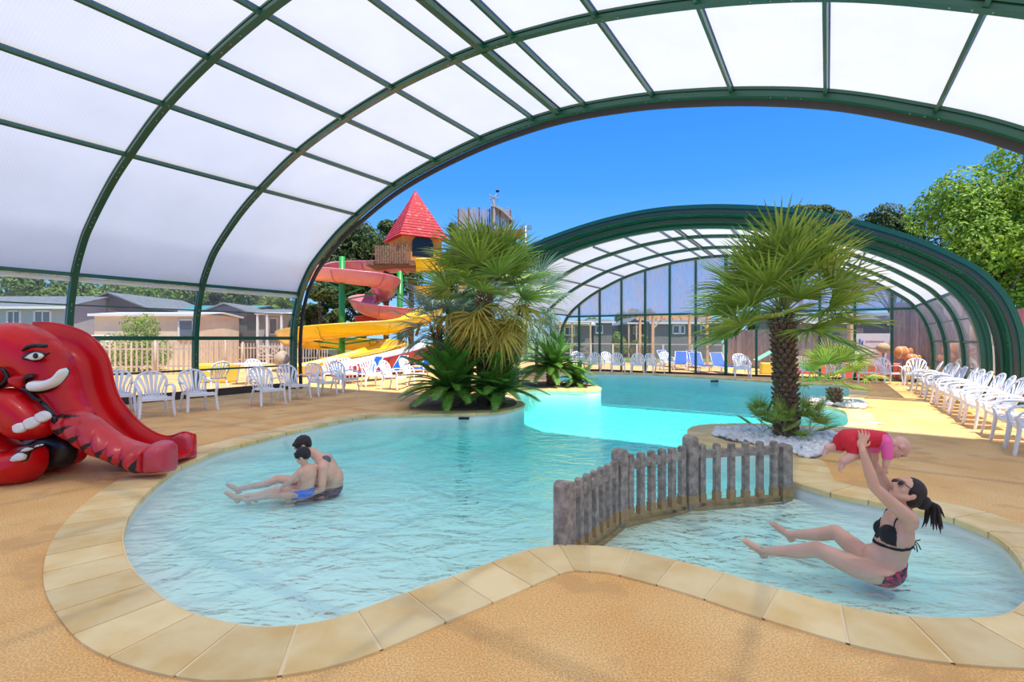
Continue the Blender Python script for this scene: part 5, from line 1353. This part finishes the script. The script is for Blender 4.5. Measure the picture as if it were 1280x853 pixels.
# utility air conditioner
q = pz(127, 420, 27.2); mb = MB(); mb.box((q.x, 27.2, .55 + .9), (.95, .35, .65)); root = mb.build('air_conditioner', M['white']); bevel(root, .03); tag(root, 'white air conditioning unit on the cream building', 'air conditioner')
mb = MB(); mb.tube([(q.x - .15, 27.0, 1.45), (q.x - .15, 27.03, 1.45)], .24, 20); mb.build('fan_grille', M['cabin_dark'], root)
mb = MB(); mb.box((q.x, 27.35, .56), (.8, .1, 1.12)); mb.build('bracket', M['steel'], root)
# shed on the right, board fences
cabin('shed', 1218, 1360, 440, 402, 386, 24, 5, 'boards', 'grey_sheet', 'grey board shed with a pale sheet roof at the right edge', 'x', [], 'shed')
def board_fence(a, b, h0, h1, label, w=.16, m='boards', name='board_fence'):
    a, b = V((a[0], a[1], 0)), V((b[0], b[1], 0)); L = (b - a).length; t = (b - a).normalized(); R = Matrix.Rotation(math.atan2(t.y, t.x), 3, 'Z'); n = int(L / w)
    root = thing(name, tuple(a), label, 'fence'); mb = MB()
    for k in range(n):
        h = h0 + (h1 - h0) * k / n; mb.box(a + t * w * (k + .5) + V((-t.y, t.x, 0)) * (.012 if k % 2 else 0) + V((0, 0, h / 2)), (w * .96, .03, h), R)
    mb.build('boards', M[m], root)
    for z in (.4, h0 * .8): mb = MB(); mb.beam(a + V((0, 0, z)) + V((-t.y, t.x, 0)) * .05, b + V((0, 0, z)) + V((-t.y, t.x, 0)) * .05, .05, .09); mb.build('rail', M[m], root)
    return root
board_fence(at_gable(905, 31), at_gable(1082, 27.5), 2.05, 2.05, 'tall grey board fence beyond the doorway of the glazed wall')
board_fence(at_gable(1112, 26.2), at_gable(1245, 23.), 3.05, 3.05, 'high weathered grey board wall at the right of the glazed end', .19)
mb = MB(); q = at_gable(1064, 27.2); mb.box((q.x, q.y, 1.35), (.22, .22, 2.7)); tag(mb.build('timber_post', M['timber']), 'thick pale timber post left of the footprint sign', 'post')
# glass wind screen outside, pergola
root = thing('wind_screen', tuple(at_gable(760, 31)), 'long glazed wind screen with white posts on the far lawn edge', 'screen')
a, b = at_gable(690, 33.), at_gable(905, 29.); n = 7
for k in range(n + 1):
    q = a.lerp(b, k / n); mb = MB(); mb.box((q.x, q.y, .62), (.1, .1, 1.24)); mb.build('post', M['frame_white'], root)
mb = MB(); mb.beam(a + V((0, 0, 1.24)), b + V((0, 0, 1.24)), .07, .06); mb.build('rail', M['frame_white'], root)
for k in range(n):
    p, q = a.lerp(b, k / n), a.lerp(b, (k + 1) / n); mb = MB(); mb.add([p + V((0, 0, .1)), q + V((0, 0, .1)), q + V((0, 0, 1.22)), p + V((0, 0, 1.22))], [(0, 1, 2, 3)]); mb.build('pane', M['glass'], root)
root = thing('pergola', tuple(at_gable(850, 33)), 'light timber pergola beyond the glazed end wall', 'pergola')
Yp = 30.; xs = [pz(x, 400, Yp).x for x in (816, 884)]; zt = pz(816, 398, Yp).z
for x in xs:
    for y in (Yp, Yp + 3): mb = MB(); mb.box((x, y, zt / 2), (.14, .14, zt)); mb.build('post', M['timber'], root)
for y in (Yp, Yp + 3): mb = MB(); mb.box(((xs[0] + xs[1]) / 2, y, zt + .08), (xs[1] - xs[0] + .5, .1, .16)); mb.build('beam', M['timber'], root)
for k in range(7): x = xs[0] + (xs[1] - xs[0]) * k / 6; mb = MB(); mb.box((x, Yp + 1.5, zt + .22), (.07, 3.6, .12)); mb.build('rafter', M['timber'], root)
for x, s in ((xs[0], 1), (xs[1], -1)): mb = MB(); mb.beam((x, Yp, zt - .6), (x + s * .6, Yp, zt), .08, .08); mb.build('brace', M['timber'], root)
# ---- sign with footprints, play blocks, clown-striped fish seats, mural
q = at_gable(1092, 25.6); c = pz(1091, 436, q.y); R = Matrix.Rotation(-.25, 3, 'Z'); W_, H_ = 41 / FPX * q.y, 38 / FPX * q.y
root = thing('notice_board', (c.x, q.y, 0), 'white notice board with blue footprints and red lines of writing', 'sign')
def lc(x, y, z): return V((c.x, q.y, c.z)) + R @ V((x, y, z))
mb = MB(); mb.box(lc(0, 0, 0), (W_, .04, H_), R); mb.build('panel', M['sign_white'], root)
for s in (-1, 1): mb = MB(); zb = (c.z - H_ / 2); p = lc(s * W_ * .42, .05, 0); mb.box((p.x, p.y, (zb + .3) / 2), (.07, .05, zb + .3)); mb.build('leg', M['steel'], root)
for fx, fz in ((-.32, .22), (.3, 0.), (-.32, -.2)):
    for s in (-1, 1):
        mb = MB(); p = lc(W_ * fx + s * .045, -.03, H_ * fz + s * -.035); mb.ell(p, (.035, .012, .06), R, 10, 6); mb.ell(p + V((0, 0, -.075)), (.026, .012, .025), R, 8, 5)
        for k in range(4): mb.ell(p + V((-.03 + .02 * k, 0, .075)), (.011, .01, .014), R, 6, 4)
        mb.build('footprint', M['sign_blue'], root)
for fz, x0, x1 in ((.24, -.12, .3), (.02, -.28, .12), (-.17, -.12, .3), (-.26, -.12, .26)):
    mb = MB(); rn = random.Random(int(fz * 100)); x = W_ * x0; mb.box(lc(x - .07, -.026, H_ * fz), (.05, .01, .05), R)
    while x < W_ * x1: w_ = rn.uniform(.02, .05); mb.box(lc(x, -.026, H_ * fz + rn.uniform(-.004, .004)), (w_ * .7, .01, .035), R); x += w_
    mb.build('writing', M['sign_red'], root)
def blk(name, px, v, w, d, h, m, label, cat, z=0, ang=-.3, group=None):
    p = at_gable(px, v); mb = MB(); mb.box((p.x, p.y, z + h / 2), (w, d, h), Matrix.Rotation(ang, 3, 'Z')); o = mb.build(name, M[m]); bevel(o, .06, 3); tag(o, label, cat, group); return o
blk('play_block', 986, 26.8, 1.3, .7, .75, 'coral_red', 'coral red padded block left of the large palm trunk', 'play block')
blk('play_block', 961, 25.6, .7, .5, .5, 'soft_yellow', 'yellow padded block in front of the red one', 'play block')
blk('play_block', 1025, 26.8, 1.4, .5, .7, 'coral_red', 'coral red padded block behind the small fan palm', 'play block')
blk('play_bench', 1096, 25., 2.4, .4, .62, 'coral_red', 'long coral red padded bench below the footprint sign', 'bench')
blk('play_block', 1143, 24.9, .9, .5, .55, 'soft_yellow', 'yellow padded block in the right corner', 'play block')
mb = MB(); p = at_gable(958, 27.2); 
mb.beam(p + V((-.5, 0, .55)), p + V((.3, 0, 1.0)), .6, .03); mb.beam(p + V((.3, 0, 1.0)), p + V((.65, 0, .5)), .6, .03); tag(mb.build('draped_towel', M['mint']), 'mint green towel draped beside the coral block', 'towel')
# striped spring toys
def toy(px, v, z, s, label):
    p = at_gable(px, v); root = thing('fish_toy', (p.x, p.y, 0), label, 'play figure')
    mb = MB(); mb.ell((p.x, p.y, z), (.3 * s, .2 * s, .26 * s), None, 18, 12); mb.build('body', M['soft_orange'], root)
    for dx in (-.13, .12): mb = MB(); mb.ell((p.x + dx * s, p.y, z), (.045 * s, .205 * s, .25 * s), None, 16, 10); mb.build('stripe', M['white'], root)
    mb = MB(); mb.ell((p.x + .36 * s, p.y, z + .03), (.12 * s, .05 * s, .16 * s), None, 12, 8); mb.build('tail', M['soft_orange'], root)
    mb = MB(); mb.tube([(p.x, p.y, 0), (p.x, p.y, z - .15 * s)], .05, 8); mb.build('stand', M['steel'], root)
toy(1127, 24.6, 1.05, .95, 'orange and white striped fish figure above the yellow block')
toy(1140, 24.3, .82, .75, 'smaller orange and white striped fish figure in the right corner')
p = at_gable(1104, 24.3); mb = MB(); mb.ell((p.x, p.y, 1.22), (.26, .2, .2), None, 14, 9); o = mb.build('basket', M['timber']); tag(o, 'tan round basket in front of the footprint sign', 'basket')
mb = MB(); mb.tube([(p.x, p.y, 0), (p.x, p.y, 1.1)], .04, 8); mb.build('stand', M['steel'], o)
# mural boards outside the right windows
mb = MB(); a, b = uv(5.3, 17.2), uv(5.0, 22.)
mb.beam(a + V((0, 0, 1.25)), b + V((0, 0, 1.25)), .06, 2.5); o = mb.build('mural_board', M['lilac_red']); tag(o, 'salmon pink painted board standing outside the right-hand windows', 'mural board')
for k, (v0, z0, v1, z1) in enumerate([(16.3, 2.3, 18.2, .9), (19.2, 2.2, 20.6, 1.)]):
    m = MB(); P = catmull([uv(5.03, v0, z0), uv(5.02, (v0 + v1) / 2 + .4, (z0 + z1) / 2 + .3), uv(5.02, v1, z1)], 5); m.tube(P, [.03] + [.09] * (len(P) - 2) + [.03], 8); m.build('painted_swirl', M['black'], o)
# terrace bits on the left
p = gp(270, 478); mb = MB(); mb.box((p.x, p.y, .34), (1.25, .8, .68)); o = mb.build('storage_box', M['soft_yellow']); bevel(o, .08, 3); tag(o, 'yellow plastic storage box outside the left windows', 'box')
p = gp(312, 480); root = thing('garden_table', (p.x, p.y, 0), 'white round garden table outside the left windows', 'table')
mb = MB(); mb.tube([(p.x, p.y, .69), (p.x, p.y, .73)], .55, 24); mb.build('tabletop', M['plastic'], root)
for k in range(4): a_ = k * PI / 2 + .4; mb = MB(); mb.tube([(p.x + .3 * math.cos(a_), p.y + .3 * math.sin(a_), .69), (p.x + .42 * math.cos(a_), p.y + .42 * math.sin(a_), 0)], .03, 6); mb.build('leg', M['plastic'], root)
def rock(px, py, w, h, label, seed):
    p = gp(px, py); rn = random.Random(seed); W_ = w / FPX * p.y / 2; mb = MB(); mb.ell((p.x, p.y, h / FPX * p.y * .42), (W_, W_ * .8, h / FPX * p.y * .55), None, 18, 12); o = mb.build('boulder', M['rock'])
    for v in o.data.vertices: v.co += V((noise.noise(v.co * 1.4 + V((seed, 0, 0))), noise.noise(v.co * 1.4 + V((0, seed, 0))), noise.noise(v.co * 1.4 + V((0, 0, seed)))) ) * .35 * W_
    tag(o, label, 'boulder')
rock(352, 456, 20, 18, 'sandy boulder outside the windows left of the arch foot', 2)
rock(408, 452, 18, 12, 'sandy boulder under the yellow slide', 5)
# ================================================================ WATER SLIDES
def flume(parent, name, pts, r, m, open_=1.0, th=.05, lip=.07, n=5, bank=None, m2=None):
    P = catmull([V(p) for p in pts], n); mb = MB(); fr = []
    for i, p in enumerate(P):
        t = (P[min(i + 1, len(P) - 1)] - P[max(i - 1, 0)]).normalized(); x = t.cross(V((0, 0, 1))).normalized(); y = x.cross(t)
        fr.append((p, x, y))
    K = 10; a0 = PI * (1 - open_) / 2
    inn = [(r * math.cos(PI + PI * k / K) , r * math.sin(PI + PI * k / K)) for k in range(K + 1)]
    out = [((r + th) * math.cos(PI + PI * k / K), (r + th) * math.sin(PI + PI * k / K)) for k in range(K + 1)]
    sec = inn + [(r + lip + th, .0), (r + lip + th, -.05)] + out[::-1][1:-1] + [(-r - lip - th, -.05), (-r - lip - th, 0)]
    mb.sweep(sec, fr, True, True)
    o = weld(mb.build(name, [M[m]], parent), .0005)
    mb = MB(); st_ = max(8, n * 2)
    for i in range(st_ // 2, len(P) - 1, st_):       # joint flanges
        p, x, y = fr[i]; t = x.cross(y); f2 = [(p - t * .03, x, y), (p + t * .03, x, y)]
        s2 = [((r + th + .05) * math.cos(PI + PI * k / K), (r + th + .05) * math.sin(PI + PI * k / K)) for k in range(K + 1)] + [((r + th - .01) * math.cos(-PI * k / K), (r + th - .01) * math.sin(-PI * k / K)) for k in range(K + 1)]
        mb.sweep(s2, f2, True, True)
    mb.build('joint_flange', [M[m]], o)
    return o
def post(parent, px, y0, Y, r, name='support_post', m='post_green'):
    t = pz(px, y0, Y); mb = MB(); mb.tube([(t.x, Y, 0), (t.x, Y, t.z)], r, 14); return mb.build(name, M[m], parent)
ys = thing('water_slide', (pz(470, 440, 24).x, 24, 0), 'yellow open water slide winding down beside the terrace', 'water slide')
S = lambda x, y, Y: pz(380 + x * .211, 300 + y * .211, Y)
r_y = .52
flume(ys, 'upper_flume', [S(820, 118, 29), S(720, 118, 28.2), S(655, 122, 28)], .62, 'yellow')
flume(ys, 'upper_flume', [S(830, 275, 30), S(720, 275, 29.2), S(655, 280, 29)], .55, 'yellow')
flume(ys, 'flume', [S(760, 395, 27), S(690, 430, 26.2), S(620, 458, 25.4), S(480, 478, 24.6), S(300, 490, 24), S(100, 505, 23.6), S(-20, 525, 23.8), S(-75, 545, 25), S(-40, 565, 26.6), S(100, 575, 27.4), S(300, 582, 27.3), S(450, 588, 26.6), S(520, 600, 25.4), S(490, 622, 24.3), S(400, 640, 23.4), S(250, 680, 22.6), S(100, 715, 21.9), S(0, 735, 21.5), S(-70, 745, 21.2)], r_y + .1, 'yellow')
for px, y0, Y in ((427.5, 321, 26.2),): post(ys, px, y0, Y, .15)
for a, b in (((225, 620, 26.2), (60, 600, 23.9)), ((225, 620, 26.2), (430, 590, 24.8)), ((225, 650, 26.2), (100, 635, 24.)), ((225, 600, 26.2), (380, 565, 24.8))): mb = MB(); mb.beam(S(*a), S(*b), .08, .08); mb.build('support_arm', M['post_green'], ys)
ps_ = thing('water_slide', (pz(470, 440, 27).x, 27.5, 0), 'faded pink and red open water slide looping above the yellow one', 'water slide')
flume(ps_, 'flume', [S(700, 128, 29.6), S(600, 130, 29.6), S(500, 130, 30.2), S(380, 132, 31), S(250, 135, 31.2), S(110, 142, 30.6), S(20, 150, 29.2), S(0, 160, 27.6), S(60, 166, 26.6), S(200, 176, 26.2), S(330, 192, 26.2), S(430, 206, 26.6), S(490, 235, 27.6), S(470, 290, 28.6), S(400, 315, 28.8), S(350, 335, 28.), S(360, 365, 27.2), S(450, 392, 27.2), S(560, 405, 27.8), S(700, 415, 28.6)], .62, 'pink')
flume(ps_, 'lower_flume', [S(330, 452, 28.6), S(460, 445, 28.2), S(560, 440, 28.4), S(680, 445, 28.8)], .5, 'crimson')
flume(ps_, 'landing_flume', [S(760, 600, 24.5), S(690, 628, 23.9), S(600, 655, 23.3), S(450, 690, 22.3), S(330, 715, 21.6), S(250, 735, 21.), S(200, 748, 20.7)], .62, 'crimson')
flume(ps_, 'white_lining', [S(760, 595, 24.5), S(690, 623, 23.9), S(600, 650, 23.3), S(450, 685, 22.3), S(330, 710, 21.6), S(250, 730, 21.), S(200, 743, 20.7)], .57, 'plastic', th=.02, lip=.0)
post(ps_, 500, 339, 28., .16)
for a, b in (((568, 250, 28), (650, 205, 28.5)), ((235, 330, 26.2), (340, 285, 26.4)), ((240, 355, 26.2), (420, 320, 27)), ((235, 300, 26.4), (110, 240, 26.6)), ((235, 260, 26.4), (110, 205, 27)), ((225, 250, 26.4), (360, 290, 27))): mb = MB(); mb.beam(S(*a), S(*b), .07, .07); mb.build('support_arm', M['post_green'], ps_)
# ---- slide tower with pointed red roof
Yt = 29.5; tw = thing('slide_tower', (pz(520, 400, Yt).x, Yt, 0), 'orange slide tower with a pointed red shingle roof', 'tower')
c = pz(519, 299, Yt); h_ = 1.4; ap = pz(514, 238, Yt).z; ang = math.radians(32); Rt = Matrix.Rotation(ang, 3, 'Z')
mb = MB(); K = 17
def ringp(f, z, out): return [V((c.x, Yt, z)) + Rt @ V((sx * h_ * f * out, sy * h_ * f * out, 0)) for sx, sy in ((-1, -1), (1, -1), (1, 1), (-1, 1))]
base = c.z - .1
for k in range(K):                                # shingle courses
    f0, f1 = 1 - k / K, 1 - (k + 1) / K; z0, z1 = base + (ap - base) * k / K, base + (ap - base) * (k + 1) / K
    a_, b_ = ringp(max(f0, .02), z0, 1.04), ringp(max(f1, .01), z1 + .02, 1.)
    mb.add(a_ + b_, [(i, (i + 1) % 4, 4 + (i + 1) % 4, 4 + i) for i in range(4)] + [(3, 2, 1, 0)])
mb.build('roof', M['roof_red'], tw)
mb = MB(); s_ = h_ * .82; zb = pz(519, 331, Yt).z
mb.box((c.x, Yt, (zb + base) / 2), (2 * s_, 2 * s_, base - zb), Rt); mb.build('cabin_walls', M['orange'], tw)
mb = MB()                                          # dark arched opening on the right-hand face
pts2 = [(-.62, 0), (.62, 0), (.62, .75)] + [(.62 * math.cos(PI * k / 8), .75 + .42 * math.sin(PI * k / 8)) for k in range(1, 8)] + [(-.62, .75)]
vs = [V((c.x, Yt, zb + .3)) + Rt @ V((a_, -s_ - .02, b_)) for a_, b_ in pts2] + [V((c.x, Yt, zb + .3)) + Rt @ V((a_, -s_ + .05, b_)) for a_, b_ in pts2]; m_ = len(pts2)
mb.add(vs, [tuple(range(m_)), tuple(range(m_, 2 * m_))[::-1]] + [(i, (i + 1) % m_, m_ + (i + 1) % m_, m_ + i) for i in range(m_)]); mb.build('doorway', M['black'], tw)
mb = MB(); zp = pz(519, 322, Yt).z
mb.box((c.x - .3, Yt, zp - .55), (4.2, 3.2, .25)); mb.build('platform', M['log'], tw)
for k in range(15):
    x = pz(470, 300, Yt - 1.7).x + k * .13; mb = MB(); z1 = pz(500, 307, Yt - 1.7).z + .12 * math.sin(k * 3.1); mb.box((x, Yt - 1.7, (zp - .6 + z1) / 2), (.1, .06, z1 - zp + .6)); mb.build('stockade_board', M['log'], tw)
for px in (480, 512, 548, 575): t = pz(px, 335, Yt); mb = MB(); mb.tube([(t.x, Yt + .5, 0), (t.x, Yt + .5, t.z)], .16, 10); mb.build('support_log', M['log'], tw)
for a, b in (((512, 345), (560, 420)), ((548, 345), (520, 420))): mb = MB(); mb.beam(pz(*a, Yt + .4), pz(*b, Yt + .4), .15, .15); mb.build('cross_log', M['log'], tw)
# ---- stockade tower
Y2 = 32.; t2 = thing('stockade_tower', (pz(606, 300, Y2).x, Y2, 0), 'weathered stockade lookout with a grey plank roof above the tall palm', 'tower')
zb = pz(600, 290, Y2).z
for k in range(26):
    x = pz(573, 300, Y2).x + k * .13; mb = MB(); z1 = pz(600, 261 + 2 * math.sin(k * 2.3), Y2).z; mb.box((x, Y2, (zb - .8 + z1) / 2), (.1, .06, z1 - zb + .8)); mb.build('stockade_board', M['boards'] if k % 5 else M['log'], t2)
x0, x1 = pz(614, 260, Y2).x, pz(641, 260, Y2).x; zt, ze = pz(620, 257, Y2).z, pz(620, 275, Y2).z
K = 10; P0 = [(x0 + (x1 - x0) * (k / K) ** 1.0, ze + (zt - ze) * math.sin(PI * min(.5 + .5 * k / K, 1.))) for k in range(K + 1)]
mb = MB(); vs = [V((x, Y2 - .3, z)) for x, z in P0] + [V((x, Y2 + 1.8, z)) for x, z in P0]; mb.add(vs, [(k, k + 1, K + 2 + k, K + 1 + k) for k in range(K)]); o = mb.build('plank_roof', M['boards'], t2); sd = o.modifiers.new('t', 'SOLIDIFY'); sd.thickness = .12
mb = MB(); mb.box(((x0 + x1) / 2, Y2 + .8, zb), (x1 - x0 + 1.4, 2.2, .2)); mb.build('platform', M['log'], t2)
for px in (578, 604, 630): t = pz(px, 290, Y2); mb = MB(); mb.tube([(t.x, Y2 + .6, 0), (t.x, Y2 + .6, t.z)], .17, 10); mb.build('support_log', M['log'], t2)
p = pz(617, 262, Y2 - .2); mb = MB(); mb.tube(catmull([p + V((0, 0, -1)), p + V((.02, 0, 0)), pz(616, 248, Y2 - .2)], 3), [.12, .11, .1, .09, .08, .07, .05], 8)
for a in ((612, 243), (621, 243), (624, 247), (611, 249)): mb.tube([pz(616, 249, Y2 - .2), pz(*a, Y2 - .2)], [.06, .02], 6)
mb.build('driftwood_branch', M['boards'], t2)
mb = MB(); q = pz(622, 239, Y2); mb.tube([q + V((0, 0, -.75)), q], .012, 5); mb.ell(q, (.12, .02, .09)); tag(mb.build('weather_flag', M['black']), 'tiny black flag above the stockade lookout', 'flag')
# floodlight pole
Yl = 38.; t = pz(657, 283, Yl); lp = thing('floodlight_pole', (t.x, Yl, 0), 'grey floodlight pole rising right of the tall palm', 'light pole')
mb = MB(); mb.tube([(t.x, Yl, 0), (t.x, Yl, t.z)], [.16, .1], 10); mb.build('pole', M['steel'], lp)
for s in (-1, 1): mb = MB(); mb.box((t.x + s * .3, Yl, t.z - .1), (.32, .25, .28)); mb.box((t.x + s * .12, Yl, t.z - .15), (.25, .06, .06)); mb.build('floodlight', M['steel'], lp)
# ================================================================ LIGHT
w = bpy.data.worlds.new('sky'); sc.world = w; w.use_nodes = True
nt = w.node_tree; n = nt.nodes; L = nt.links
bg = n['Background']; tc = n.new('ShaderNodeTexCoord'); s = n.new('ShaderNodeSeparateXYZ'); L.new(tc.outputs['Generated'], s.inputs[0])
r = n.new('ShaderNodeValToRGB'); L.new(s.outputs['Z'], r.inputs['Fac'])
e = r.color_ramp.elements
e[0].position = 0.; e[0].color = (.30, .58, .92, 1)
e[1].position = 1.; e[1].color = (.09, .26, .7, 1)
for p_, c_ in ((.12, (.15, .44, .95, 1)), (.28, (.06, .29, .96, 1)), (.5, (.02, .19, .92, 1)), (.62, (.09, .26, .7, 1))):
    q = e.new(p_); q.color = c_
L.new(r.outputs[0], bg.inputs['Color']); bg.inputs['Strength'].default_value = 1.0
sl = bpy.data.lights.new('sun', 'SUN'); sl.energy = 5.2; sl.angle = math.radians(.6); sl.color = (1, .95, .87)
so = bpy.data.objects.new('sun', sl); col.objects.link(so)
d = uv(.35, -.12, 1).normalized(); so.rotation_euler = d.to_track_quat('Z', 'Y').to_euler(); so.location = (5, 5, 30)
